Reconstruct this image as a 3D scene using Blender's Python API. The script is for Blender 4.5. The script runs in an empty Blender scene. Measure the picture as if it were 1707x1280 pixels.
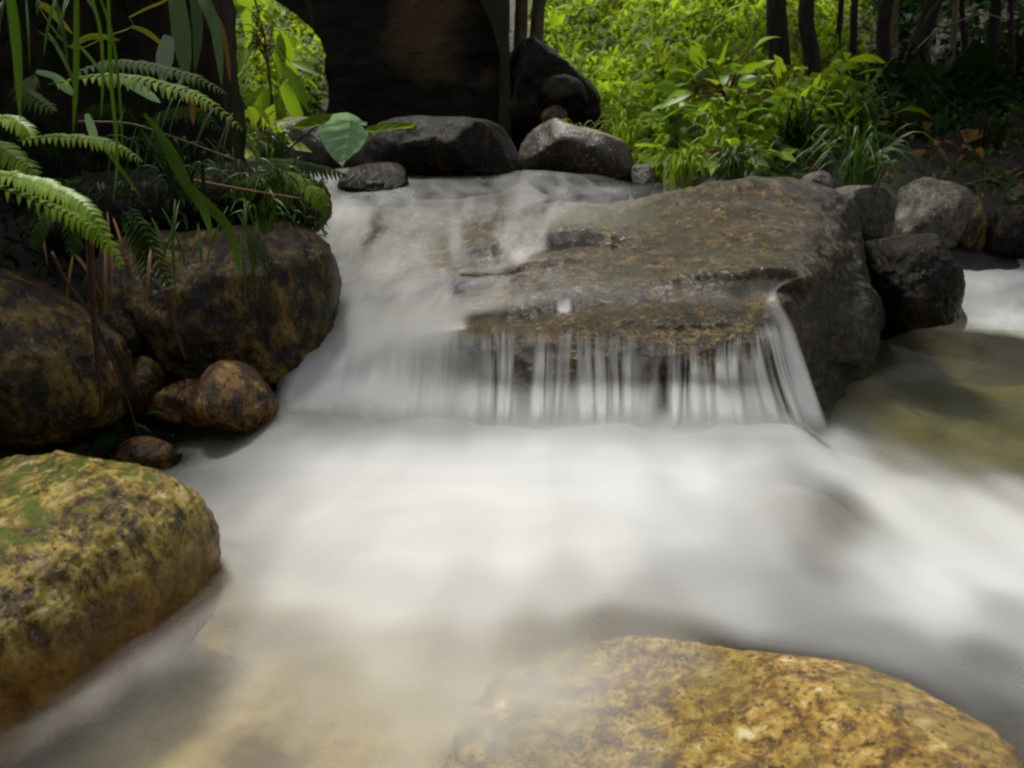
import bpy, math, random
import numpy as np
from mathutils import Vector
from mathutils.bvhtree import BVHTree

# ------------------------------------------------------------------ camera, sky, sun
sc = bpy.context.scene
COL = sc.collection
R = math.radians
PITCH = R(18.0); FPX = 1314.0; CAMZ = 0.75
cam = bpy.data.cameras.new('camera'); camo = bpy.data.objects.new('camera', cam); COL.objects.link(camo)
camo.location = (0, 0, CAMZ); camo.rotation_euler = (R(90) - PITCH, 0, 0)
cam.sensor_width = 36; cam.lens = 36 * FPX / 1707; cam.clip_end = 300; cam.clip_start = 0.02
cam.dof.use_dof = True; cam.dof.focus_distance = 1.9; cam.dof.aperture_fstop = 4.4
sc.camera = camo
SUN_EL, SUN_AZ = R(66), R(-38)           # azimuth measured from +Y (ahead) towards +X
w = bpy.data.worlds.new('World'); sc.world = w; w.use_nodes = True
wn = w.node_tree; wn.nodes.clear()
sky = wn.nodes.new('ShaderNodeTexSky'); sky.sky_type = 'NISHITA'; sky.sun_disc = False
sky.sun_elevation = SUN_EL; sky.sun_rotation = SUN_AZ; sky.dust_density = 4; sky.air_density = 1.0; sky.ozone_density = 1
hs = wn.nodes.new('ShaderNodeHueSaturation'); hs.inputs['Saturation'].default_value = 0.22
bg = wn.nodes.new('ShaderNodeBackground'); bg.inputs['Strength'].default_value = 0.068
wo = wn.nodes.new('ShaderNodeOutputWorld')
wn.links.new(sky.outputs[0], hs.inputs['Color']); wn.links.new(hs.outputs[0], bg.inputs[0]); wn.links.new(bg.outputs[0], wo.inputs[0])
sl = bpy.data.lights.new('sun', 'SUN'); sl.energy = 1.5; sl.angle = R(12); sl.color = (1, 0.95, 0.86)
so = bpy.data.objects.new('sun', sl); COL.objects.link(so)
sd = Vector((math.sin(SUN_AZ) * math.cos(SUN_EL), math.cos(SUN_AZ) * math.cos(SUN_EL), math.sin(SUN_EL)))
so.rotation_euler = (-sd).to_track_quat('-Z', 'Y').to_euler(); so.location = sd * 20
sc.view_settings.view_transform = 'Standard'; sc.view_settings.look = 'None'
sc.view_settings.exposure = 1.38; sc.cycles.filter_width = 2.1; sc.view_settings.gamma = 1
sc.cycles.transparent_max_bounces = 24; sc.cycles.max_bounces = 8
sc.cycles.sample_clamp_indirect = 4

rng = np.random.default_rng(7); random.seed(7)

# ------------------------------------------------------------------ helpers
CP, SP = math.cos(PITCH), math.sin(PITCH)
def P(px, py, Y):
    """point at ground distance Y that the photo shows at (px, py) of 1707 x 1280"""
    dx = (px - 853.5) / FPX; dy = -(py - 640) / FPX
    d = np.array([dx, CP + dy * SP, -SP + dy * CP])
    return np.array([0, 0, CAMZ]) + d * (Y / d[1])
def PG(px, py, z=0.0):
    dx = (px - 853.5) / FPX; dy = -(py - 640) / FPX
    d = np.array([dx, CP + dy * SP, -SP + dy * CP])
    return np.array([0, 0, CAMZ]) + d * ((z - CAMZ) / d[2])
_perm = np.random.default_rng(3).permutation(256); _perm = np.concatenate([_perm, _perm, _perm])
_grad = np.random.default_rng(4).normal(size=(256, 3)); _grad /= np.linalg.norm(_grad, axis=1)[:, None]
def noise(p):
    p = np.asarray(p, float); i = np.floor(p).astype(int); f = p - i; i &= 255
    u = f * f * f * (f * (f * 6 - 15) + 10); out = 0
    for a in (0, 1):
        for b in (0, 1):
            for c in (0, 1):
                h = _perm[_perm[_perm[i[:, 0] + a] + i[:, 1] + b] + i[:, 2] + c]
                g = _grad[h]; dd = f - np.array([a, b, c])
                wgt = (u[:, 0] if a else 1 - u[:, 0]) * (u[:, 1] if b else 1 - u[:, 1]) * (u[:, 2] if c else 1 - u[:, 2])
                out = out + wgt * (g * dd).sum(1)
    return out * 1.6
def fbm(p, o=4, g=0.5):
    p = np.asarray(p, float); s = 0; a = 1
    for k in range(o):
        s = s + a * noise(p + 17.3 * k); p = p * 2.03; a *= g
    return s
def S(a, b, t):
    t = np.clip((t - a) / (b - a), 0, 1); return t * t * (3 - 2 * t)
def norm(v):
    v = np.asarray(v, float); return v / (np.linalg.norm(v, axis=-1, keepdims=True) + 1e-12)
def mesh(name, V, F, smooth=True, attrs=None):
    me = bpy.data.meshes.new(name)
    me.from_pydata(np.asarray(V).tolist(), [], [list(map(int, f)) for f in F])
    if smooth: me.polygons.foreach_set('use_smooth', [True] * len(me.polygons))
    for k, a in (attrs or {}).items():
        me.attributes.new(k, 'FLOAT', 'POINT').data.foreach_set('value', np.asarray(a, np.float32))
    me.update(); return me
def tag(o, label=None, cat=None, group=None, kind=None):
    if label: o['label'] = label
    if cat: o['category'] = cat
    if group: o['group'] = group
    if kind: o['kind'] = kind
    return o
def obj(name, V, F, m, parent=None, origin=None, smooth=True, attrs=None):
    V = np.asarray(V, float)
    if origin is None and parent is None:
        origin = np.array([V[:, 0].mean(), V[:, 1].mean(), V[:, 2].min()])
    if parent is not None: origin = np.array(parent.location)
    o = bpy.data.objects.new(name, mesh(name, V - origin, F, smooth, attrs))
    o.data.materials.append(m); COL.objects.link(o)
    if parent is not None: o.parent = parent
    else: o.location = origin
    return o
def empty(name, loc):
    o = bpy.data.objects.new(name, None); o.location = loc; o.empty_display_size = 0.1; COL.objects.link(o); return o
def grid_faces(nu, nv):
    i = np.arange(nv - 1)[:, None] * nu + np.arange(nu - 1)[None, :]; i = i.ravel()
    return np.stack([i, i + 1, i + nu + 1, i + nu], 1)
def cr(ctrl, t):
    """Catmull-Rom along axis 0 of ctrl at parameters t (0..n-1)"""
    n = len(ctrl); i = np.clip(np.floor(t).astype(int), 0, n - 2); f = (t - i)
    g = lambda k: ctrl[np.clip(i + k, 0, n - 1)]
    f = f.reshape((-1,) + (1,) * (ctrl.ndim - 1)); a, b, c, d = g(-1), g(0), g(1), g(2)
    return 0.5 * (2 * b + (c - a) * f + (2 * a - 5 * b + 4 * c - d) * f ** 2 + (3 * b - a - 3 * c + d) * f ** 3)
def surf(ctrl, nu, nv):
    """ctrl (rows, cols, k) -> (nv, nu, k)"""
    a = cr(ctrl, np.linspace(0, len(ctrl) - 1, nv))
    return cr(a.swapaxes(0, 1), np.linspace(0, ctrl.shape[1] - 1, nu)).swapaxes(0, 1)
def lin(ctrl, nu, nv):
    ctrl = np.asarray(ctrl, float)
    a = np.stack([np.interp(np.linspace(0, len(ctrl) - 1, nv), np.arange(len(ctrl)), ctrl[:, j]) for j in range(ctrl.shape[1])], 1)
    return np.stack([np.interp(np.linspace(0, ctrl.shape[1] - 1, nu), np.arange(ctrl.shape[1]), r) for r in a], 0)
def gnormals(G):
    du = np.gradient(G, axis=1); dv = np.gradient(G, axis=0); return norm(np.cross(du, dv))

# ------------------------------------------------------------------ materials
def newmat(name):
    m = bpy.data.materials.new(name); m.use_nodes = True; nt = m.node_tree; nt.nodes.clear(); return m, nt
class NB:
    def __init__(s, name):
        s.m, s.t = newmat(name); s.out = s.n('ShaderNodeOutputMaterial')
    def n(s, t, **k):
        o = s.t.nodes.new(t)
        for a, b in k.items(): setattr(o, a, b)
        return o
    def l(s, a, b): s.t.links.new(a, b)
    def put(s, sock, v):
        if hasattr(v, 'is_linked'): s.l(v, sock)
        elif isinstance(v, (tuple, list)) and len(v) == 3 and sock.type == 'RGBA': sock.default_value = (*v, 1)
        else: sock.default_value = v
    def pos(s, scale=(1, 1, 1), off=(0, 0, 0)):
        g = s.n('ShaderNodeNewGeometry'); mp = s.n('ShaderNodeMapping'); s.l(g.outputs['Position'], mp.inputs[0])
        mp.inputs['Scale'].default_value = scale; mp.inputs['Location'].default_value = off; return mp.outputs[0]
    def noise(s, vec, scale, detail=5, rough=0.6, dist=0.0):
        o = s.n('ShaderNodeTexNoise'); s.l(vec, o.inputs['Vector']); o.inputs['Scale'].default_value = scale
        o.inputs['Detail'].default_value = detail; o.inputs['Roughness'].default_value = rough; o.inputs['Distortion'].default_value = dist
        return o.outputs['Fac']
    def voro(s, vec, scale):
        o = s.n('ShaderNodeTexVoronoi'); s.l(vec, o.inputs['Vector']); o.inputs['Scale'].default_value = scale; return o.outputs['Distance']
    def ramp(s, fac, stops):
        o = s.n('ShaderNodeValToRGB'); s.l(fac, o.inputs[0]); e = o.color_ramp.elements
        while len(e) < len(stops): e.new(0.5)
        for q, (p, c) in zip(e, stops):
            q.position = p; q.color = (*c, 1) if isinstance(c, tuple) else (c, c, c, 1)
        return o.outputs[0]
    def mix(s, fac, a, b, mode='MIX'):
        o = s.n('ShaderNodeMix', data_type='RGBA', blend_type=mode)
        s.put(o.inputs[0], fac); s.put(o.inputs[6], a); s.put(o.inputs[7], b); return o.outputs[2]
    def math(s, op, a, b=0.0, clamp=False):
        o = s.n('ShaderNodeMath', operation=op); o.use_clamp = clamp; s.put(o.inputs[0], a); s.put(o.inputs[1], b); return o.outputs[0]
    def attr(s, name):
        o = s.n('ShaderNodeAttribute'); o.attribute_name = name; return o.outputs['Fac']
    def bump(s, h, strength, dist):
        o = s.n('ShaderNodeBump'); s.l(h, o.inputs['Height']); o.inputs['Strength'].default_value = strength
        o.inputs['Distance'].default_value = dist; return o.outputs[0]
    def principled(s, **k):
        o = s.n('ShaderNodeBsdfPrincipled')
        for a, b in k.items(): s.put(o.inputs[a.replace('_', ' ')], b)
        return o.outputs[0]
    def done(s, sh): s.l(sh, s.out.inputs[0]); return s.m

def rock_mat(name, stops, scale=6.0, speck=0.5, moss=None, moss_lo=0.5, rough=(0.2, 0.5), stretch=(1, 1, 0.6), bump=0.6, bdist=0.012, tint=None, painted_glint=0.5, seed=0.0, flank=None, spec=0.5, band=None):
    b = NB(name)
    v = b.pos(stretch, (seed, seed * 1.7, seed * 0.6)); v0 = b.pos((1, 1, 1), (seed, 0, 0))
    n1 = b.noise(v, scale, 8, 0.68, 0.3)
    col = b.ramp(n1, stops)
    n2 = b.noise(v0, scale * 0.22, 4, 0.6)
    if tint: col = b.mix(b.ramp(n2, [(0.46, 0.0), (0.62, 0.75 if flank else 0.6)]), col, tint)
    n3 = b.noise(v, scale * 4, 6, 0.7)
    col = b.mix(b.ramp(n3, [(0.36, 1.0), (0.47, 0.0)]), col, (0.012, 0.010, 0.007)) if speck else col
    vo = b.voro(v0, scale * 9)
    col = b.mix(b.math('MULTIPLY', b.ramp(vo, [(0.12, 1.0), (0.3, 0.0)]), speck), col, (0.02, 0.016, 0.01))
    n5 = b.noise(v0, scale * 6, 3, 0.6)
    col = b.mix(b.math('MULTIPLY', b.ramp(n5, [(0.60, 0.0), (0.70, 1.0)]), painted_glint), col, (0.55, 0.50, 0.42))  # wet glints painted into the colour as pale specks
    if moss:
        g = b.n('ShaderNodeNewGeometry'); sx = b.n('ShaderNodeSeparateXYZ'); b.l(g.outputs['Normal'], sx.inputs[0])
        up = b.ramp(sx.outputs[2], [(0.35, 0.0), (0.9, 0.45)])
        f = b.math('ADD', b.noise(v0, scale * 0.8, 6, 0.65), up)
        col = b.mix(b.ramp(f, [(moss_lo, 0.0), (moss_lo + 0.16, 1.0)]), col, moss)
    if flank:
        col = b.mix(b.math('MULTIPLY', b.attr('algae'), b.ramp(n1, [(0.38, 0.2), (0.6, 0.85)])), col, (0.075, 0.072, 0.006))
        fl = b.math('MULTIPLY', b.attr('flank'), b.ramp(n1, [(0.35, 1.0), (0.68, 0.55)])); col = b.mix(fl, col, flank)
    if band:
        g2 = b.n('ShaderNodeNewGeometry'); s2 = b.n('ShaderNodeSeparateXYZ'); b.l(g2.outputs['Position'], s2.inputs[0])
        hz = b.math('ADD', s2.outputs[2], b.math('MULTIPLY', b.math('SUBTRACT', n2, 0.5), 0.25))
        col = b.mix(b.ramp(hz, [(0.02, 0.85), (0.10, 0.0)]), col, b.mix(n1, (0.02, 0.010, 0.003), band))
    h = b.math('ADD', b.math('MULTIPLY', n1, 0.8), b.math('ADD', b.math('MULTIPLY', n3, 0.55), b.math('MULTIPLY', n5, 0.25)))
    rg = b.ramp(n2, [(0.3, rough[0]), (0.7, rough[1])])
    return b.done(b.principled(Base_Color=col, Roughness=rg, Specular_IOR_Level=spec, Normal=b.bump(h, bump, bdist)))

GOLD = rock_mat('golden_algae_rock', [(0.37, (0.015, 0.010, 0.003)), (0.44, (0.10, 0.068, 0.006)), (0.50, (0.33, 0.235, 0.022)), (0.58, (0.52, 0.40, 0.08)), (0.67, (0.66, 0.60, 0.40))],
                scale=30, speck=0.5, moss=(0.09, 0.12, 0.005), moss_lo=.95, rough=(0.15, 0.35), bump=1.0, bdist=0.012, painted_glint=0.6, tint=(0.12, 0.06, 0.012), band=(0.30, 0.15, 0.02))
GOLD2 = rock_mat('amber_algae_rock', [(0.34, (0.035, 0.02, 0.005)), (0.45, (0.15, 0.078, 0.008)), (0.53, (0.31, 0.185, 0.024)), (0.61, (0.42, 0.29, 0.07)), (0.69, (0.64, 0.56, 0.34))],
                 scale=34, speck=0.6, rough=(0.15, 0.35), bump=1.0, bdist=0.009, painted_glint=0.5, seed=3.0, tint=(0.20, 0.15, 0.018))
ORANGE = rock_mat('orange_wet_rock', [(0.38, (0.014, 0.008, 0.003)), (0.47, (0.09, 0.042, 0.007)), (0.55, (0.24, 0.12, 0.018)), (0.67, (0.36, 0.24, 0.08))],
                  scale=24, speck=0.6, rough=(0.12, 0.3), bump=1.0, bdist=0.014, painted_glint=0.4, seed=5.0)
BROWN = rock_mat('brown_mottled_rock', [(0.38, (0.003, 0.002, 0.001)), (0.46, (0.016, 0.010, 0.002)), (0.54, (0.085, 0.05, 0.006)), (0.66, (0.21, 0.14, 0.022))],
                 scale=20, speck=0.6, moss=(0.008, 0.014, 0.003), moss_lo=0.92, rough=(0.10, 0.26), bump=1.0, bdist=0.016, painted_glint=0.15, seed=8.0, spec=0.32)
DARK = rock_mat('dark_wet_rock', [(0.36, (0.002, 0.0014, 0.0008)), (0.48, (0.006, 0.004, 0.0018)), (0.57, (0.019, 0.0115, 0.0032)), (0.68, (0.055, 0.034, 0.008))],
                scale=18, speck=0.6, moss=(0.016, 0.019, 0.003), moss_lo=0.84, rough=(0.10, 0.3), bump=1.0, bdist=0.016, painted_glint=0.06, seed=11.0, spec=0.18)
CASC = rock_mat('cascade_granite', [(0.36, (0.007, 0.0045, 0.002)), (0.46, (0.050, 0.030, 0.008)), (0.55, (0.135, 0.085, 0.021)), (0.68, (0.25, 0.17, 0.055))],
                scale=34, speck=0.7, moss=(0.035, 0.038, 0.006), moss_lo=0.98, rough=(0.08, 0.2), stretch=(0.8, 1.1, 1.15), bump=1.0, bdist=0.014, painted_glint=0.3, seed=14.0, tint=(0.022, 0.015, 0.007), flank=(0.008, 0.009, 0.003))
GREY = rock_mat('grey_granite', [(0.36, (0.010, 0.008, 0.005)), (0.47, (0.034, 0.026, 0.015)), (0.57, (0.075, 0.058, 0.034)), (0.70, (0.15, 0.12, 0.085))],
                scale=18, speck=0.6, rough=(0.25, 0.5), bump=1.0, bdist=0.014, painted_glint=0.4, seed=17.0)

def leaf_mat(name, lo, hi, trans=0.4, rough=0.4, yellow=None, spec=0.25):
    b = NB(name)
    t = b.attr('tint')
    col = b.mix(t, lo, hi)
    v = b.pos(); n = b.noise(v, 40, 3, 0.6)
    col = b.mix(b.math('MULTIPLY', n, 0.35), col, tuple(c * 0.55 for c in lo))
    if yellow: col = b.mix(b.ramp(b.noise(v, 3.0, 2, 0.5), [(0.58, 0.0), (0.66, 1.0)]), col, yellow)
    p = b.principled(Base_Color=col, Roughness=rough, Specular_IOR_Level=spec)
    tr = b.n('ShaderNodeBsdfTranslucent'); b.l(b.mix(0.35, col, (hi[0] * 1.5, hi[1] * 1.35, hi[2])), tr.inputs[0])
    mx = b.n('ShaderNodeMixShader'); mx.inputs[0].default_value = trans; b.l(p, mx.inputs[1]); b.l(tr.outputs[0], mx.inputs[2])
    return b.done(mx.outputs[0])
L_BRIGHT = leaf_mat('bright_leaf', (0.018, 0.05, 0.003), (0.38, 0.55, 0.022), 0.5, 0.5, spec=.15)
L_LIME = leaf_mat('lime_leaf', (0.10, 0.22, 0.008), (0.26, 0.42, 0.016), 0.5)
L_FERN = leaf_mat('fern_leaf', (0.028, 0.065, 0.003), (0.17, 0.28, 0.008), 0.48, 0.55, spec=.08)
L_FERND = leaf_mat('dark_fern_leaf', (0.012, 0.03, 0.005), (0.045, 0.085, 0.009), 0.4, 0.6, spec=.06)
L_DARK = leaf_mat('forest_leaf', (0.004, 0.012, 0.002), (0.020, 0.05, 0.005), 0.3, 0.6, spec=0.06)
L_GRASS = leaf_mat('grass_blade', (0.012, 0.04, 0.004), (0.075, 0.16, 0.012), 0.4)
L_SILVER = leaf_mat('waxy_leaf', (0.06, 0.18, 0.06), (0.36, 0.58, 0.32), 0.35, 0.2, spec=.5)
L_PALE = leaf_mat('pale_blade', (0.10, 0.15, 0.09), (0.30, 0.36, 0.28), 0.2, 0.25)
L_DRY = leaf_mat('dry_leaf', (0.07, 0.03, 0.012), (0.30, 0.15, 0.04), 0.25, 0.5)
L_YEL = leaf_mat('yellow_leaf', (0.12, 0.17, 0.006), (0.28, 0.32, 0.010), 0.35)
def plain(name, a, c, scale, rough=0.7, bump=0.5, stretch=(1, 1, 1), bd=0.01, seed=0):
    b = NB(name); v = b.pos(stretch, (seed, seed, seed)); n = b.noise(v, scale, 7, 0.65)
    return b.done(b.principled(Base_Color=b.ramp(n, [(0.32, a), (0.68, c)]), Roughness=rough, Specular_IOR_Level=0.2, Normal=b.bump(n, bump, bd)))
BARK_D = plain('dark_bark', (0.008, 0.006, 0.004), (0.035, 0.026, 0.018), 22, 0.8, 0.9, (1, 1, 0.2))
BARK_P = plain('pale_bark', (0.07, 0.055, 0.03), (0.20, 0.16, 0.09), 20, 0.75, 0.6, (1, 1, 0.25))
TWIG = plain('brown_twig', (0.05, 0.022, 0.010), (0.17, 0.08, 0.03), 40, 0.6, 0.4)
ROOT = plain('reddish_root', (0.025, 0.010, 0.007), (0.07, 0.03, 0.018), 40, 0.6, 0.4)
CONC_D = plain('dark_wet_masonry', (0.002, 0.0016, 0.0012), (0.05, 0.032, 0.013), 1.5, 0.6, 0.5, (1, 1, 2.2), 0.02, 4)
CONC_P = plain('pale_masonry', (0.016, 0.013, 0.007), (0.045, 0.036, 0.02), 5, 0.7, 0.5, (1, 1, 0.5), 0.02)
CONC_W = plain('mossy_dark_wall', (0.002, 0.0017, 0.0012), (0.036, 0.027, 0.014), 7, 0.55, 0.9, (1, 1, 0.6), 0.02, 9)

def pier_mat():
    b = NB('wet_masonry_with_painted_lit_patch'); v = b.pos((1, 1, 1)); n = b.noise(v, 2.6, 6, 0.62); c = P(715, 55, 6)
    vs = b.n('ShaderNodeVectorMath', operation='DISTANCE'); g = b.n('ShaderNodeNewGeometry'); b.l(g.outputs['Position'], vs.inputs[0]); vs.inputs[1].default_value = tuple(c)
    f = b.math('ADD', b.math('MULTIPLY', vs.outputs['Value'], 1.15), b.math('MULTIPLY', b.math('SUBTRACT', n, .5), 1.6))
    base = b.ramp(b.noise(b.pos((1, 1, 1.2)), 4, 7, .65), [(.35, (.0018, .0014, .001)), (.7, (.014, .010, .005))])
    col = b.mix(b.ramp(f, [(.10, .8), (.50, 0.0)]), base, (.095, .06, .024))  # warm patch: light caught by the vault, painted into the stone colour
    w = b.n('ShaderNodeTexWave', wave_type='BANDS', bands_direction='Z'); b.l(v, w.inputs['Vector']); w.inputs['Scale'].default_value = 2.2; w.inputs['Distortion'].default_value = 1.2; w.inputs['Detail'].default_value = 3
    h = b.math('ADD', b.math('MULTIPLY', b.ramp(w.outputs['Fac'], [(.0, 0.0), (.12, 1.0)]), .0), b.noise(v, 9, 8, .7))
    return b.done(b.principled(Base_Color=col, Roughness=.7, Specular_IOR_Level=.2, Normal=b.bump(h, .8, .05)))
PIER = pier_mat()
PALE = rock_mat('pale_granite', [(0.36, (0.02, 0.016, 0.011)), (0.47, (0.07, 0.056, 0.036)), (0.57, (0.15, 0.125, 0.085)), (0.70, (0.28, 0.25, 0.19))], scale=18, speck=0.6, rough=(0.15, 0.4), bump=1.0, bdist=0.014, painted_glint=0.5, seed=27.0)
def ground_mat():
    b = NB('stream_bed_ground'); v = b.pos(); sand = b.attr('sand'); olive = b.attr('olive')
    n = b.noise(v, 3.2, 7, 0.6); n2 = b.noise(v, 26, 6, 0.7)
    soil = b.ramp(n2, [(0.3, (0.004, 0.003, 0.002)), (0.55, (0.016, 0.010, 0.005)), (0.75, (0.045, 0.027, 0.011))])
    sd_ = b.ramp(n, [(0.34, (0.13, 0.085, 0.035)), (0.5, (0.34, 0.25, 0.10)), (0.66, (0.46, 0.37, 0.18))])
    ol = b.ramp(n, [(0.3, (0.034, 0.031, 0.003)), (0.65, (0.080, 0.068, 0.006))])
    col = b.mix(sand, soil, sd_); col = b.mix(olive, col, ol)
    return b.done(b.principled(Base_Color=col, Roughness=0.75, Normal=b.bump(n2, 0.8, 0.02)))
GROUND = ground_mat()

def water_mat(name='flowing_water', foam=(0.87, 0.885, 0.885), clear=(0.88, 0.89, 0.80)):
    b = NB(name)
    d = b.attr('dens'); wet = b.attr('wet')
    v = b.pos()
    n = b.noise(v, 220, 3, 0.6)
    p = b.principled(Base_Color=foam, Roughness=0.8, Specular_IOR_Level=0.05)
    tr = b.n('ShaderNodeBsdfTranslucent'); tr.inputs[0].default_value = (*foam, 1)
    fm = b.n('ShaderNodeMixShader'); fm.inputs[0].default_value = 0.48; b.l(p, fm.inputs[1]); b.l(tr.outputs[0], fm.inputs[2])
    gl = b.n('ShaderNodeBsdfGlossy'); gl.inputs['Roughness'].default_value = 0.45; gl.inputs[0].default_value = (1, 1, 1, 1)
    tp = b.n('ShaderNodeBsdfTransparent'); tp.inputs[0].default_value = (*clear, 1)
    fr = b.n('ShaderNodeFresnel'); fr.inputs[0].default_value = 1.33
    cl = b.n('ShaderNodeMixShader'); b.l(b.math('MULTIPLY', fr.outputs[0], 0.22), cl.inputs[0]); b.l(tp.outputs[0], cl.inputs[1]); b.l(gl.outputs[0], cl.inputs[2])
    t0 = b.n('ShaderNodeBsdfTransparent')
    m1 = b.n('ShaderNodeMixShader'); b.l(wet, m1.inputs[0]); b.l(t0.outputs[0], m1.inputs[1]); b.l(cl.outputs[0], m1.inputs[2])
    a = b.math('ADD', d, b.math('MULTIPLY', b.math('SUBTRACT', n, 0.5), b.math('MULTIPLY', b.math('MULTIPLY', d, b.math('SUBTRACT', 1.0, d)), 0.35)), True)
    m2 = b.n('ShaderNodeMixShader'); b.l(a, m2.inputs[0]); b.l(m1.outputs[0], m2.inputs[1]); b.l(fm.outputs[0], m2.inputs[2])
    return b.done(m2.outputs[0])
WATER = water_mat()

# ------------------------------------------------------------------ ground
def hgt(x, y):
    yk = [-30, -2, 0, 1.0, 1.8, 2.0, 2.6, 3.1, 4, 5, 6, 6.5, 8, 12, 20, 40, 80]
    zc = np.interp(y, yk, [-.3, -.3, -.24, -.16, -.25, -.2, .1, .3, .40, .48, .6, .7, 1.25, 2.9, 6, 9, 12])
    zr = np.interp(y, [-30, 1.8, 2.9, 3.2, 3.6, 3.9, 4.3, 4.8, 6, 8, 12, 20, 40, 80], [-.25, -.22, -.2, .05, .16, .3, .52, .68, 1.0, 1.75, 3.2, 6, 9, 12])
    zl = np.interp(y, [-30, 1.2, 1.6, 1.9, 2.2, 2.6, 3, 5, 6.5, 8, 12, 20, 40, 80], [-.25, -.2, -.08, .2, .42, .56, .6, .7, .8, 1.3, 3, 6, 9, 12])
    e = -.5 - .12 * y
    z = zc + (zr - zc) * S(.95, 1.5, x + 0 * y) * S(0, 1, 1 + 0 * y)
    z = z + (zl - z) * S(0, 1, (e - x) / .35)
    z = z + S(2.6, 5, x) * np.interp(y, [-5, 3, 5], [.9, .7, .2]) + S(-2.2, -4.5, x) * .5
    # right side of the upper stream rises into the grassy bank
    z = z + S(.55, 1.2, x) * S(3.2, 3.7, y) * S(6.5, 4.5, y) * .12
    return z
def wobble(x, y):
    return .045 * fbm(np.stack([x * 1.7, y * 1.7, 0 * x], 1), 4) + .012 * fbm(np.stack([x * 9, y * 9, 0 * x], 1), 3)
xs = np.concatenate([np.linspace(-60, -7, 14)[:-1], np.linspace(-7, -2.2, 60)[:-1], np.linspace(-2.2, 3.2, 230), np.linspace(3.2, 9, 60)[1:], np.linspace(9, 60, 14)[1:]])
ys = np.concatenate([np.linspace(-20, 0, 14)[:-1], np.linspace(0, 5.2, 220), np.linspace(5.2, 16, 90)[1:], np.linspace(16, 80, 20)[1:]])
X, Yg = np.meshgrid(xs, ys); xf, yf = X.ravel(), Yg.ravel()
zf = hgt(xf, yf) + wobble(xf, yf)
Vg = np.stack([xf, yf, zf], 1); Fg = grid_faces(len(xs), len(ys))
sandm = S(2.2, 1.2, yf) * S(.55, -.15, xf - .25 * (1.2 - yf)) * S(-1.6, -1.2, xf) * S(.06, -.03, zf) * .95
olivem = S(.45, .65, xf) * S(1.55, 1.8, yf) * S(3.2, 2.9, yf) * S(.05, -.05, zf)
g = obj('stream_bed', Vg, Fg, GROUND, origin=np.zeros(3), attrs={'sand': sandm, 'olive': olivem})
tag(g, 'dark earth banks and sandy stony bed under the stream', 'ground', kind='structure')
SOLID = [(Vg, Fg)]

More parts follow.
